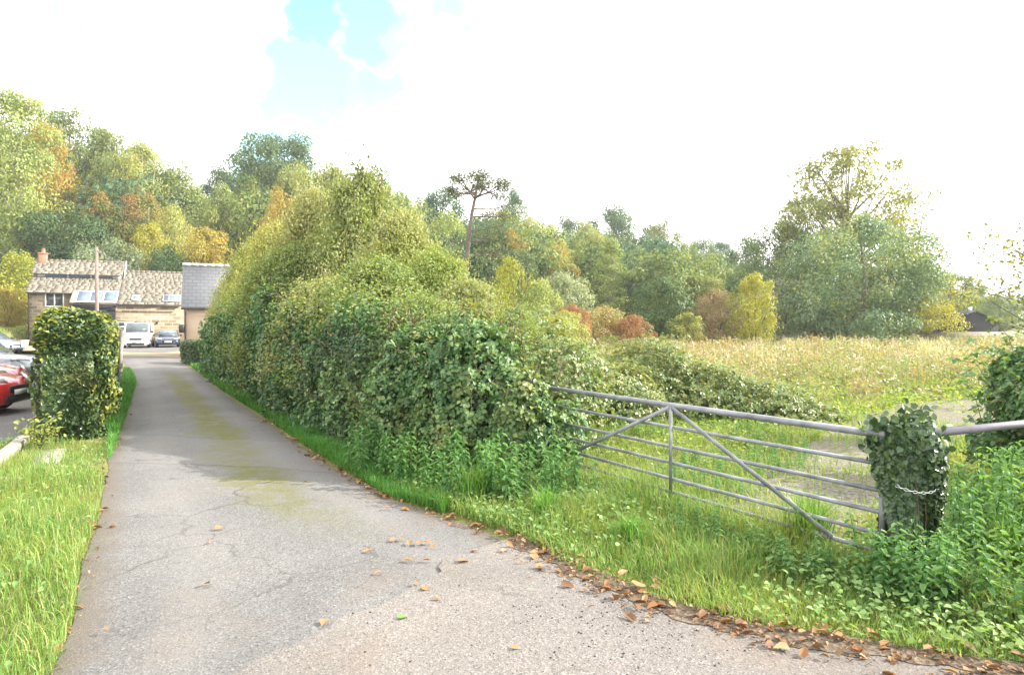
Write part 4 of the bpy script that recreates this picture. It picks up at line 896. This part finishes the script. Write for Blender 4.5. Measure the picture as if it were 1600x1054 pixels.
spots = [(615, 852), (640, 857), (655, 857), (668, 855), (628, 850), (575, 870), (723, 886), (666, 884), (637, 884), (650, 922), (664, 930), (683, 947), (478, 759), (560, 759), (558, 716), (506, 984), (342, 833), (330, 855), (322, 922), (165, 995), (90, 1030), (75, 1035), (88, 1025), (805, 1025), (605, 800), (676, 862), (690, 790), (700, 815), (835, 880), (1000, 935), (740, 870), (590, 905)]
for i, (px, py) in enumerate(spots):
    x, y = gx(px, py)
    if i == 0: o = lf0.build('fallen_leaf', G['litter']); LM = o
    else: o = LM.copy(); COL.objects.link(o)
    o.location = (x, y, .058); o.rotation_euler = (rng.normal(0, .15), rng.normal(0, .15), rng.uniform(0, 6.28)); k = rng.uniform(.6, 1.15); o.scale = (k, k*rng.uniform(.7, 1.1), k)
    tag(o, 'curled brown leaf lying singly on the tarmac', 'leaf', 'single fallen leaves on the tarmac')
o = LM.copy(); o.data = LM.data.copy(); o.data.materials.clear(); o.data.materials.append(G['nettle']); COL.objects.link(o); x, y = gx(628, 976); o.location = (x, y, .056); o.rotation_euler = (0.1, .1, .6); o.scale = (.9, .9, .9); o.name = 'fallen_leaf'; tag(o, 'single green leaf lying on the pale road'); o['group'] = 'single fallen leaves on the tarmac'
o = LM.copy(); COL.objects.link(o); x, y = gx(1000, 935); o.location = (x, y+.05, .09); o.rotation_euler = (.25, .15, 1.2); o.scale = (1.7, 1.7, .8); o.data = LM.data; tag(o, 'largest pale brown leaf resting on the verge edge')
def stones():
    g = MB(); 
    for i in range(420):
        px, py = (rng.normal(1000, 110), rng.normal(985, 40)) if i < 300 else (rng.uniform(500, 1300), rng.uniform(860, 1054))
        if py > 1075 or py < 840: continue
        x, y = gx(px, py); s = rng.uniform(.003, .009); V = rdir(6)*.0+np.array([(1, 0, 0), (0, 1, 0), (-1, 0, 0), (0, -1, 0), (0, 0, .8), (0, 0, -.5)])*s*rng.uniform(.6, 1.3, (6, 1)); V = V+np.array([x, y, .047])
        g.add(V, [[0, 1, 4], [1, 2, 4], [2, 3, 4], [3, 0, 4], [1, 0, 5], [2, 1, 5], [3, 2, 5], [0, 3, 5]], i % 3 == 0)
    tag(g.build('loose_stones', [G['blackpl'], G['concrete']]), 'dark loose chippings on the pale road', 'stones', kind='stuff')
stones()
# ---------------------------------------------------------------- stone house
HO = np.array([-43.45, 58.6]); HA = rad(23.5)
def house():
    root = thing('stone_house', 'long stone house with mossy stone-tiled roof and a brick chimney', 'house', (*HO, 0), HA)
    P = lambda Y: 5.0+.72*Y
    w = MB()
    w.prism([(0, 0, 0), (3.62, 0, 0), (3.62, 0, 4.9), (0, 0, 4.9)], (0, .35, 0))                                 # recessed bay
    w.prism([(3.6, -1.5, 0), (12.6, -1.5, 0), (12.6, -1.5, 3.72), (3.6, -1.5, 3.72)], (0, .35, 0))
    w.prism([(3.6, -1.15, 0), (3.6, -.003, 0), (3.6, -.003, 4.75), (3.6, -1.15, 3.9)], (.35, 0, 0))
    for x in (0, 12.25): w.prism([(x, .352, 0), (x, 7.0, 0), (x, 7.0, 4.8), (x, 3.4, 7.2), (x, .352, 5.0)], (.35, 0, 0))
    w.prism([(.36, 6.65, 0), (12.24, 6.65, 0), (12.24, 6.65, 4.7), (.36, 6.65, 4.7)], (0, .34, 0))
    w.prism([(0.002, 1.78, 6.1), (0.002, 3.4, 7.2), (0.002, 3.5, 7.9), (0.002, 1.78, 6.68)], (.3, 0, 0))
    w.build('wall', G['stone'], root)
    rf = MB()
    def tiles(x0, x1, Ya, Yb, fz, rows, mi=0, t=.018, tw=.5):
        k = (fz(Yb)-fz(Ya))/(Yb-Ya); sl = math.atan(k)
        for r_ in range(rows):
            ya = Ya+(Yb-Ya)*r_/rows; dy = (Yb-Ya)/rows*1.25; x = x0-rng.uniform(0, .5)
            while x < x1:
                ww = tw*rng.uniform(.4, 1.5)*(1.2-.5*r_/rows); xa, xb = max(x, x0), min(x+ww-.003, x1); x += ww
                if xb-xa < .05: continue
                dz = .028; e = rng.normal(0, .03)
                rf.prism([(xa, ya+e, fz(ya+e)+dz), (xb, ya+e, fz(ya+e)+dz), (xb, ya+dy, fz(ya+dy)+dz-.022), (xa, ya+dy, fz(ya+dy)+dz-.022)], (0, 0, t))
    hi = lambda Y: 6.72+.72*(Y-1.7)
    tiles(-.15, 3.6, -.3, 1.75, P, 8); tiles(3.6, 7.1, -.12, 1.75, P, 7)
    tiles(-.15, 7.15, 1.5, 3.5, hi, 8); tiles(7.1, 12.5, -1.75, 2.95, P, 17)
    for a, b, q in (((-.15, -.3), (7.1, 1.8), P), ((3.6, -.02), (7.1, .6), P)):   # under-boards carry the tiles
        rf.prism([(a[0], a[1], q(a[1])-.03), (b[0], a[1], q(a[1])-.03), (b[0], b[1], q(b[1])-.03), (a[0], b[1], q(b[1])-.03)], (0, 0, .04 if a[0] < 0 else .03), 0)
    rf.prism([(7.1, -1.7, P(-1.7)-.03), (12.5, -1.7, P(-1.7)-.03), (12.5, 2.95, P(2.95)-.03), (7.1, 2.95, P(2.95)-.03)], (0, 0, .05))
    rf.prism([(-.15, 1.5, hi(1.5)-.03), (7.13, 1.5, hi(1.5)-.03), (7.13, 3.5, hi(3.5)-.03), (-.15, 3.5, hi(3.5)-.03)], (0, 0, .05))
    for x0, x1, zr, yr in ((-.15, 7.13, hi(3.5), 3.5), (7.15, 12.5, P(2.95), 2.95)):
        rf.prism([(x0, yr+.01, zr-.02), (x1, yr+.01, zr-.02), (x1, 7.3, 4.5), (x0, 7.3, 4.5)], (0, 0, .06))
        x = x0
        while x < x1: rf.prism([(x, yr-.16, zr-.06), (min(x+.43, x1), yr-.16, zr-.06), (min(x+.43, x1), yr+.01, zr+.1), (x, yr+.01, zr+.1)], (0, .14, .0)); x += .45
    roof = rf.build('roof', G['tile'], root)
    fl = MB(); fl.prism([(7.16, 1.45, P(1.45)+.02), (7.16, 3.5, hi(3.5)+.16), (7.16, 3.5, P(2.95)-.1), (7.16, 2.95, P(2.95)+.02)], (.12, 0, 0)); fl.build('flashing', G['lead'], roof)
    cs = MB(); cs.box((3.5, 1.86, 6.45), (7.0, .12, .5)); cst = cs.build('clerestory', G['lead'], root)
    for i in range(3): MB().box((1.75+1.85*i, 1.785, 6.47), (1.7, .02, .3)).build('pane', G['skyglass'], cst)
    ch = MB().box((.42, 3.3, 7.95), (.62, .6, 1.2), bev=.02).box((.42, 3.3, 8.6), (.74, .72, .12), bev=.02).build('chimney', G['brick'], root)
    MB().tube([(.44, 3.3, 8.64), (.44, 3.3, 8.8), (.44, 3.3, 9.0), (.44, 3.3, 9.04)], [.19, .16, .14, .17], 12).build('chimney_pot', G['pot'], ch, True)
    def window(x, z, ww, hh, y, n, nm='window', gm='winglass'):
        f = MB(); t = .09
        f.box((x, y, z+hh/2-t/2), (ww, .1, t)).box((x, y, z-hh/2+t/2), (ww, .1, t))
        for k in range(n+1): f.box((x-ww/2+t/2+(ww-t)*k/n, y, z), (t, .1, hh-2*t))
        fr = f.build(nm, G['white'], root); MB().box((x, y+.02, z), (ww-.06, .02, hh-.06)).build('pane', G[gm], fr); return fr
    window(2.0, 4.2, 1.45, 1.4, -.02, 2); wlow = window(7.75, 1.9, 1.4, .5, -1.53, 2)
    MB().box((7.75, -1.53, 2.26), (1.7, .12, .18)).build('lintel', G['stone'], wlow)
    gz = MB(); fz = lambda Y: P(Y)+.05
    y0, y1 = -1.62, -.14
    def slab(m, xa, xb, ya, yb, t=.05, up=.0): m.prism([(xa, ya, fz(ya)+up), (xb, ya, fz(ya)+up), (xb, yb, fz(yb)+up), (xa, yb, fz(yb)+up)], (0, 0, t))
    for xa, xb in ((3.75, 3.9), (4.85, 4.95), (5.9, 6.0), (6.95, 7.08)): slab(gz, xa, xb, y0+.1, y1-.1, .08)
    slab(gz, 3.75, 7.08, y0, y0+.1, .08); slab(gz, 3.75, 7.08, y1-.1, y1, .08)
    glz = gz.build('roof_glazing', G['white'], root)
    for xa, xb in ((3.9, 4.85), (4.95, 5.9), (6.0, 6.95)): m_ = MB(); slab(m_, xa, xb, y0+.1, y1-.1, .04); m_.build('pane', G['skyglass'], glz)
    m_ = MB(); m_.prism([(3.45, y0, fz(y0)-.05), (3.72, y0, fz(y0)-.05), (3.72, y1, fz(y1)-.05), (3.45, y1, fz(y1)-.05)], (0, 0, .12)); m_.build('cheek_board', G['render'], glz)
    MB().box((5.3, -1.54, 2.9), (3.35, .06, 1.62)).build('cladding', G['black'], root)
    MB().tube([(3.4, -1.78, 3.72), (7.1, -1.78, 3.72)], .06, 8).tube([(-.1, -.38, 4.74), (3.5, -.38, 4.74)], .06, 8).tube([(7.15, -1.86, 3.66), (12.5, -1.86, 3.66)], .055, 8).build('gutter', G['gutter'], root, True)
    MB().tube([(.05, -.3, 4.7), (.05, -.1, 4.45), (.05, -.1, 0)], .055, 8).build('downpipe', G['gutter'], root, True)
    def skyl(x, ya, yb, ww, n):
        f = MB(); t = .07
        for xa, xb in [(x-ww/2, x-ww/2+t), (x+ww/2-t, x+ww/2)]+[(x-ww/2+ww*k/n-.02, x-ww/2+ww*k/n+.02) for k in range(1, n)]: slab(f, xa, xb, ya+t, yb-t, .07, .05)
        slab(f, x-ww/2, x+ww/2, ya, ya+t, .07, .05); slab(f, x-ww/2, x+ww/2, yb-t, yb, .07, .05)
        fr = f.build('skylight', G['lead'] if n > 1 else G['white'], root); m_ = MB(); slab(m_, x-ww/2+t, x+ww/2-t, ya+t, yb-t, .04, .05); m_.build('pane', G['skyglass'], fr)
    skyl(8.55, -1.3, -.7, .62, 1); skyl(11.55, -1.45, -.6, 1.5, 3)
    MB().box((10.35, -1.56, 2.05), (.16, .14, .2), bev=.02).build('vent', G['blackpl'], root)
house()
def annexe():
    d = 37.2; x0 = (287-CX)/F*d; root = thing('annexe', 'cream rendered annexe with a grey slate roof at the end of the lane', 'building', (x0, d, 0), rad(25)); L, D = 5.6, 5.4
    w = MB().box((L/2, D/2, 1.45), (L, D, 2.9)); w.prism([(0.02, .02, 2.9), (.02, D-.02, 2.9), (.02, D/2, 5.35)], (.28, 0, 0)); w.prism([(L-.3, .02, 2.9), (L-.3, D-.02, 2.9), (L-.3, D/2, 5.35)], (.28, 0, 0)); w.build('wall', G['render'], root)
    k = 2.62/(D/2+.2); fz = lambda Y: 2.94+k*(Y+.2); rf = MB()
    rf.prism([(-.12, -.2, fz(-.2)-.06), (L+.12, -.2, fz(-.2)-.06), (L+.12, D/2, fz(D/2)-.06), (-.12, D/2, fz(D/2)-.06)], (0, 0, .05)); rf.prism([(-.12, D/2+.004, fz(D/2)-.06), (L+.12, D/2+.004, fz(D/2)-.06), (L+.12, D+.2, 2.86), (-.12, D+.2, 2.86)], (0, 0, .05))
    roof = rf.build('roof', G['slate'], root)
    m_ = MB()
    for i in range(13): m_.tube([(-.15+i*.45, D/2, fz(D/2)+.02), (-.15+i*.45+.44, D/2, fz(D/2)+.02)], .09, 8)
    m_.build('ridge', G['lead'], roof)
    MB().tube([(-.12, -.27, 2.83), (L+.1, -.27, 2.83)], .055, 8).build('gutter', G['gutter'], root, True); MB().tube([(.08, -.1, 2.8), (.08, -.06, 2.5), (.08, -.06, 0)], .04, 8).build('downpipe', G['gutter'], root, True)
    MB().box((-.1, -.1, 1.7), (.28, .2, .46), bev=.03).build('meter_box', G['blackpl'], root)
annexe()
# utility pole and its cables
pb = np.append(at(151, 0, 47)[:2], 0); ptop = at(151, 386, 47)[2]
pr = thing('utility_pole', 'tall bare wooden utility pole standing before the stone house', 'pole', tuple(pb)); MB().tube([(0.05, 0, -.5), (.02, 0, 3), (0, 0, ptop)], [.14, .125, .1], 12).build('shaft', G['pole'], pr, True)
MB().box((0, -.02, ptop-.25), (.34, .1, .08)).build('bracket', G['galv'], pr)
for i, (ex, lb) in enumerate(((-.6, 'uppermost cable sagging from the utility pole over the house roof'), (0, 'middle cable sagging from the utility pole over the house roof'), (.6, 'lowest cable sagging from the utility pole over the house roof'))):
    a = pb+np.array([.12*(i-1), .03, ptop-.12-.14*i]); b = at(300, 444+i*5, 82)+np.array([ex*.3, 0, 0]); t = np.linspace(0, 1, 20)[:, None]; Q = a*(1-t)+b*t; Q[:, 2] -= (4*t*(1-t)*.5)[:, 0]
    tag(MB().tube(Q, .016, 5).build('overhead_cable', G['cable'], smooth=True), lb, 'cable')
# railing on a low wall, pale pot, left of the house
ra, rb = np.array([-56., 53.4]), np.array([-43.6, 53.4])
tag(MB().box((-49.8, 53.5, .75), (12.4, .4, 1.5)).build('garden_wall', G['rubble']), 'low dark rubble wall below the garden railing', 'wall')
rl = thing('garden_railing', 'thin iron railing on the low wall left of the house', 'railing', (-56, 53.5, 1.5)); m_ = MB()
for z in (.12, 1.12): m_.tube([(0, 0, z), (12.3, 0, z)], .022, 6)
m_.build('rail', G['blackpl'], rl); m_ = MB()
for i in range(100): m_.tube([(.06+i*.123, 0, 0), (.06+i*.123, 0, 1.2)], .013, 5)
tag(m_.build('bars', G['blackpl'], rl), kind='stuff')
q = at(37, 527, 50); MB_ = MB().tube([(0, 0, 0), (0, 0, .1), (0, 0, .62), (0, 0, .7)], [.2, .24, .34, .37], 14)
tag(MB_.build('plant_pot', G['render'], smooth=True, loc=(q[0], q[1], .02)), 'pale pinkish tapered pot at the house corner behind the parked cars', 'pot')
P = scatter([(-62, 54.2), (-44.2, 54.2), (-44.5, 62), (-62, 66)], 9000); P[:, 2] = terrain(P[:, 0], P[:, 1]); g = MB(); blades(g, P, .25, .05, .8); tag(g.build('lawn_grass', G['lush']), 'sunlit lawn grass behind the garden railing', 'grass', kind='stuff')
# dark shed and far wall at the right
def shed():
    d = 86; a = at(1505, 500, d); root = thing('dark_shed', 'low dark shed with a shallow pitched roof beyond the field at right', 'shed', (a[0], d, 0), rad(8)); L = 5.2
    w = MB(); w.prism([(0, 0, 0), (L, 0, 0), (L, 0, 2.1), (1.6, 0, 3.5), (0, 0, 2.9)], (0, 9, 0)); w.build('wall', G['black'], root)
    r_ = MB(); r_.prism([(-.2, -.3, 2.88), (1.6, -.3, 3.56), (1.6, -.3, 3.68), (-.2, -.3, 3.0)], (0, 9.6, 0)); r_.prism([(1.603, -.3, 3.56), (L+.3, -.3, 2.04), (L+.3, -.3, 2.16), (1.603, -.3, 3.68)], (0, 9.6, 0)); r_.build('roof', G['black'], root)
    MB().box((1.75, .8, 3.9), (.3, .3, .5)).build('vent', G['white'], root)
shed()
a = at(1448, 0, 58); tag(MB().box((a[0]+4, 59, .6), (9, .4, 1.3)).build('field_wall', G['rubble']), 'low stone wall at the far right end of the field', 'wall'); tag(MB().box((a[0]-.6, 58.9, .85), (.9, .6, 1.75), bev=.04).build('stone_pier', G['rubble']), 'short stone pier at the left end of the far wall', 'pier')
# ---------------------------------------------------------------- vehicles
def loft(mb, st, mi=0):
    # st: list of (x, half section points [(y, z)...] from bottom centre round to top centre)
    R_ = [np.array([(x, y, z) for y, z in h]+[(x, -y, z) for y, z in h[::-1]]) for x, h in st]
    n = len(R_[0]); V = np.concatenate(R_); m_ = len(R_)
    mb.add(V, [[i*n+k, i*n+(k+1) % n, (i+1)*n+(k+1) % n, (i+1)*n+k] for i in range(m_-1) for k in range(n)], mi)
    mb.B.append((np.array([list(range(n-1, -1, -1)), list(range((m_-1)*n, m_*n))], np.int32)+mb.n-len(V), mi))
def car(label, paintm, loc, rz, kind='hatch', wheels_dark=False):
    # local frame: nose at +x, origin on the ground at mid-length
    S = dict(hatch=dict(L=4.1, W=1.74, Ht=1.46, belt=.92, hood=.86, xs=1.02, xt=.25, xr=-1.35, xb=-1.9, nose=.62),
             saloon=dict(L=4.6, W=1.8, Ht=1.43, belt=.9, hood=.84, xs=.95, xt=.15, xr=-1.05, xb=-1.75, nose=.6),
             mpv=dict(L=4.5, W=1.82, Ht=1.66, belt=1.02, hood=1.0, xs=1.2, xt=.35, xr=-1.9, xb=-2.15, nose=.7),
             van=dict(L=5.0, W=1.97, Ht=2.02, belt=1.2, hood=1.12, xs=1.75, xt=1.1, xr=-2.4, xb=-2.48, nose=.8))[kind]
    root = thing('parked_van' if kind == 'van' else 'parked_car', label, 'van' if kind == 'van' else 'car', (*loc, .018), rz)
    L, W, Ht, bt = S['L'], S['W'], S['Ht'], S['belt']; h2 = L/2; w2 = W/2
    def sec(zt, w, zb=.2): return [(0, zb), (w*.82, zb), (w*.96, zb+.1), (w, zb+(zt-zb)*.45), (w*.985, zb+(zt-zb)*.72), (w*.93, zt-.05), (w*.84, zt), (0, zt+.025)]
    st = [(h2, sec(S['nose']-.06, w2*.72, .28)), (h2-.06, sec(S['nose'], w2*.84, .22)), (h2-.25, sec(S['hood']-.1, w2*.94)), (h2-.55, sec(S['hood']-.03, w2*.99)), (S['xs']+.1, sec(bt-.03, w2)), (S['xs']-.25, sec(bt, w2)), (0, sec(bt+.01, w2)), (-h2*.6, sec(bt+.02, w2)), (-h2+.3, sec(bt+.02, w2*.97)), (-h2+.07, sec(bt-.05, w2*.92)), (-h2, sec(bt-.2, w2*.86, .3))]
    b = MB(); loft(b, st)
    def gs(z0, z1, wb, wt): return [(0, z0), (wb, z0), (wb*.6+wt*.4, z0+(z1-z0)*.5), (wt, z1-.06), (wt*.9, z1), (0, z1+.03)]
    wb, wt = w2*.93, w2*(.9 if kind == 'van' else .76)
    gst = [(S['xs'], gs(bt-.06, bt-.02, wb, wb*.97)), ((S['xs']+S['xt'])/2, gs(bt-.06, (bt+Ht)/2, wb, (wb+wt)/2)), (S['xt'], gs(bt-.06, Ht-.03, wb, wt)), (S['xt']-.3, gs(bt-.06, Ht, wb, wt)), (S['xr'], gs(bt-.06, Ht-.04, wb, wt)), (S['xb'], gs(bt-.06, bt+.02 if kind != 'van' else Ht-.1, wb, wb*.95 if kind != 'van' else wt))]
    loft(b, gst)
    body = b.build('body', paintm, root, True)
    try: body.data.set_sharp_from_angle(angle=rad(38))
    except Exception: pass
    # glazing stands a few millimetres proud of the body
    def pane(q, name, off, mt='glass', t=.006):
        q = np.array(q, float); nn = norm(np.cross(q[1]-q[0], q[3]-q[0])); nn = nn*np.sign(nn.dot(np.array(off)) or 1)
        m = MB(); m.prism(q+nn*.012, nn*t); return m.build(name, G[mt], root)
    xs, xt, xr, xb = S['xs'], S['xt'], S['xr'], S['xb']
    lerp = lambda a, b_, t: a+(b_-a)*t
    def shield(t, sgn): return (lerp(xs, xt, t), sgn*lerp(wb*.95, wt*.97, t)*.92, lerp(bt-.02, Ht-.03, t)+.02)
    pane([shield(.06, 1), shield(.06, -1), shield(.94, -1), shield(.94, 1)], 'windscreen', (1, 0, .6), t=.012)
    if kind != 'van':
        def back(t, sgn): return (lerp(xr, xb, t), sgn*lerp(wt, wb, t)*.86, lerp(Ht-.03, bt+.02, t)+.015)
        pane([back(.1, 1), back(.1, -1), back(.85, -1), back(.85, 1)], 'rear_window', (-1, 0, .5), t=.012)
    zb, zt = bt+.03, Ht-.11
    for sgn in (1, -1):
        yb, yt = sgn*wb*.995, sgn*(wt+(wb-wt)*.12)
        f = lambda x, z: (x, lerp(yb, yt, (z-zb)/(zt-zb)), z)
        xm = lerp(xt, xr, .42) if kind != 'van' else xt-.75
        pane([f(xs-.22, zb), f(xm+.03, zb), f(xm+.03, zt), f(lerp(xs, xt, .82), zt)], 'side_window', (0, sgn, .2))
        if kind != 'van': pane([f(xm-.03, zb), f(xr-.1, zb), f(xr+.08, zt), f(xm-.03, zt)], 'side_window', (0, sgn, .2))
        m = MB().box((xs-.22, sgn*(w2+.1), bt+.09), (.16, .2, .15), bev=.04); m.build('mirror', G['blackpl'], root)
        hz = S['hood']-.16
        m = MB(); m.prism([(h2-.02, sgn*w2*.5, hz-.02), (h2-.34, sgn*w2*.955, hz+.04), (h2-.36, sgn*w2*.94, hz+.14), (h2-.1, sgn*w2*.52, hz+.08)], (.035, sgn*.02, .01)); m.build('headlight', G['lamp'], root)
        MB().box((-h2+.03, sgn*w2*.72, bt-.12), (.1, .28, .14), bev=.02).build('tail_light', TAIL, root)
    m = MB().box((h2+.005, 0, S['nose']-.08), (.05, w2*.9, .16), bev=.02); m.build('grille', G['blackpl'], root)
    MB().box((h2+.0, 0, .33), (.06, w2*1.25, .16), bev=.03).build('bumper_intake', G['blackpl'], root)
    MB().box((h2+.035, 0, .47), (.012, .52, .112)).build('number_plate', G['plate'], root)
    if kind == 'van':
        m = MB(); 
        for y in (-.6, .6): m.box((0.2, y, Ht+.12), (2.6, .05, .05))
        for x in (-.9, .2, 1.2): m.box((x, 0, Ht+.1), (.06, 1.4, .05))
        for x in (-.9, 1.2):
            for y in (-.6, .6): m.box((x, y, Ht+.045), (.04, .04, .1))
        m.build('roof_rack', G['galv'], root)
    R_ = .31 if kind != 'van' else .34
    for x in (h2-.82, -h2+.85):
        for sgn in (1, -1):
            y = sgn*(w2-.11); m = MB(); 
            wl = MB(); wl.tube([(x, y-.11, R_), (x, y-.085, R_), (x, y+.085, R_), (x, y+.11, R_)], [R_*.86, R_, R_, R_*.86], 22); wo = wl.build('wheel', G['rubber'], root, True)
            rm = MB(); yo = y+sgn*.112; rm.tube([(x, yo-.004*sgn, R_), (x, yo+.012*sgn, R_)], [R_*.62, R_*.58], 20)
            for k in range(5):
                a = k*2*math.pi/5; rm.box((x+math.cos(a)*R_*.3, yo+.018*sgn, R_+math.sin(a)*R_*.3), (.05, .012, .05))
            rm.build('rim', G['rim'], wo)
            ar = MB(); an = np.linspace(0, 2*math.pi, 25)[:-1]; ar.prism([(x+math.cos(t)*(R_+.05), sgn*(w2-.006), R_+.02+math.sin(t)*(R_+.05)) for t in an if True], (0, sgn*.012, 0)); ar.build('wheel_arch', G['blackpl'], root)
    return root
TAIL = plain('tail lamp', (.35, .02, .02), .2, .5)
RED = paint('bright red paint', (.55, .02, .025)); REDB = paint('crimson paint', (.5, .03, .04)); SILVER = paint('silver paint', (.16, .17, .19)); BLUE = paint('dark blue paint', (.02, .028, .07)); WHITE = paint('white paint', (.75, .75, .76)); PBLUE = paint('pale blue paint', (.2, .28, .4))
def nose_at(px, d, L, rz):      # centre of a car whose nose stands at this column and depth
    x = (px-CX)/F*d; return (x-math.cos(rz)*L/2, d-math.sin(rz)*L/2)
car('bright red car nearest the ivy hedge, its headlight and bonnet showing', RED, nose_at(30, 14.6, 4.1, rad(12)), rad(12))
car('second red car parked behind the bright red one', REDB, nose_at(26, 17.6, 4.1, rad(10)), rad(10))
car('silver car with a black mirror behind the two red cars', SILVER, nose_at(60, 20.6, 4.5, rad(10)), rad(10), 'mpv')
car('pale blue car farthest off in the car park by the low wall', PBLUE, nose_at(24, 42, 4.1, rad(-10)), rad(-10))
a = at(208, 545, 52); car('white van with a roof rack parked facing down the lane', WHITE, (a[0]-1.0, a[1]+2.6), rad(-66), 'van')
a = at(259, 544, 53.5); car('dark blue saloon parked beside the white van', BLUE, (a[0]-1.0, a[1]+2.2), rad(-62), 'saloon')
# ---------------------------------------------------------------- light, sky, air, camera
AZ, EL = 88, 32
sv = Vector((math.sin(rad(AZ))*math.cos(rad(EL)), math.cos(rad(AZ))*math.cos(rad(EL)), math.sin(rad(EL))))
sl = bpy.data.lights.new('sun', 'SUN'); sl.energy = 4.3; sl.angle = rad(.5); sl.color = (1, .95, .86)
so = bpy.data.objects.new('sun', sl); COL.objects.link(so); so.rotation_euler = (-sv).to_track_quat('-Z', 'Y').to_euler(); so.location = (60, 10, 60)
w = bpy.data.worlds.new('World'); sc.world = w; w.use_nodes = True; nt = w.node_tree; nt.nodes.clear()
class WT(NT):
    def __init__(s): s.t = nt; s.out = nt.nodes.new('ShaderNodeOutputWorld')
W_ = WT()
sky = W_.n('TexSky', sky_type='NISHITA', sun_disc=False, sun_elevation=rad(EL), sun_rotation=rad(AZ), air_density=1.2, dust_density=1.5)
gen = W_.n('TexCoord').outputs['Generated']
nz = W_.n('TexNoise', ins={'Vector': gen, 'Scale': 16.0, 'Detail': 7.0, 'Roughness': .55})
wob = W_.n('VectorMath', operation='ADD', ins={0: gen, 1: W_.n('VectorMath', operation='SCALE', ins={0: W_.n('VectorMath', operation='SUBTRACT', ins={0: nz.outputs[1], 1: (.5, .5, .5)}).outputs[0], 'Scale': .2}).outputs[0]}).outputs[0]
nrmv = W_.n('VectorMath', operation='NORMALIZE', ins={0: wob}).outputs[0]
blue = None                                     # gaps in the cloud, placed by sky direction
for px, py, r_, amt in ((505, 0, 3.6, 1.0), (490, 45, 2.6, 1.0), (570, 8, 3.4, .97), (610, 35, 2.6, .9), (465, 125, 3.6, .95), (530, 118, 3.8, .95), (570, 130, 3., .93), (440, 215, 3.4, .92), (125, 48, .8, .9), (720, 8, 2.6, .9)):
    dv = norm(np.array([(px-CX)/F, 1, (HY-py)/F])); dt = W_.n('VectorMath', operation='DOT_PRODUCT', ins={0: nrmv, 1: tuple(dv)}).outputs['Value']
    c0 = math.cos(rad(r_)); mk = W_.n('MapRange', interpolation_type='SMOOTHSTEP', ins={0: dt, 1: math.cos(rad(r_*1.35)), 2: math.cos(rad(r_*.5)), 3: 0.0, 4: amt}).outputs[0]
    blue = mk if blue is None else W_.math('MAXIMUM', blue, mk)
back = W_.n('SeparateXYZ', ins={0: gen}).outputs[1]         # broken cloud over the rest of the dome, behind the viewer
bm = W_.math('MULTIPLY', W_.ramp(nz.outputs[0], [(.5, 0.), (.62, .7)]), W_.ramp(W_.math('MULTIPLY', back, -1.), [(.0, 0.), (.5, 1.)]))
blue = W_.math('MAXIMUM', blue, bm)
skyc = W_.n('MixRGB', blend_type='MULTIPLY', ins={0: 1.0, 1: sky.outputs[0], 2: (.95, 1.28, 1.12, 1)}).outputs[0]
bg1 = W_.n('Background', ins={0: skyc, 1: .115}); bg2 = W_.n('Background', ins={0: (1.0, .99, .97, 1), 1: 1.06})
mx = W_.n('MixShader', ins={0: blue, 1: bg2.outputs[0], 2: bg1.outputs[0]}); nt.links.new(mx.outputs[0], W_.out.inputs[0])
if HAZE > 0:
    hm = NT('haze air'); pv = hm.n('VolumePrincipled', ins={'Color': (.9, .95, 1.0, 1), 'Density': HAZE, 'Anisotropy': .3}); hm.t.links.new(pv.outputs[0], hm.out.inputs['Volume'])
    hb = MB().box((0, 104, 29), (384, 258, 62)).build('haze', hm.m); tag(hb, kind='stuff')
cd = bpy.data.cameras.new('camera'); cam = bpy.data.objects.new('camera', cd); COL.objects.link(cam); cam.location = (0, 0, H); cam.rotation_euler = (rad(90), 0, 0)
cd.sensor_width = 36; cd.lens = 36*F/1600; cd.shift_y = -(527-HY)/1600; cd.clip_end = 2000; cd.clip_start = .05; sc.camera = cam
sc.view_settings.view_transform = 'Standard'; sc.view_settings.look = 'None'; sc.view_settings.exposure = 1.62; sc.view_settings.gamma = 1
cy = sc.cycles; cy.max_bounces = 7; cy.diffuse_bounces = 3; cy.transmission_bounces = 4; cy.glossy_bounces = 2; cy.volume_bounces = 1; cy.use_denoising = True; cy.use_adaptive_sampling = True; cy.adaptive_threshold = .02
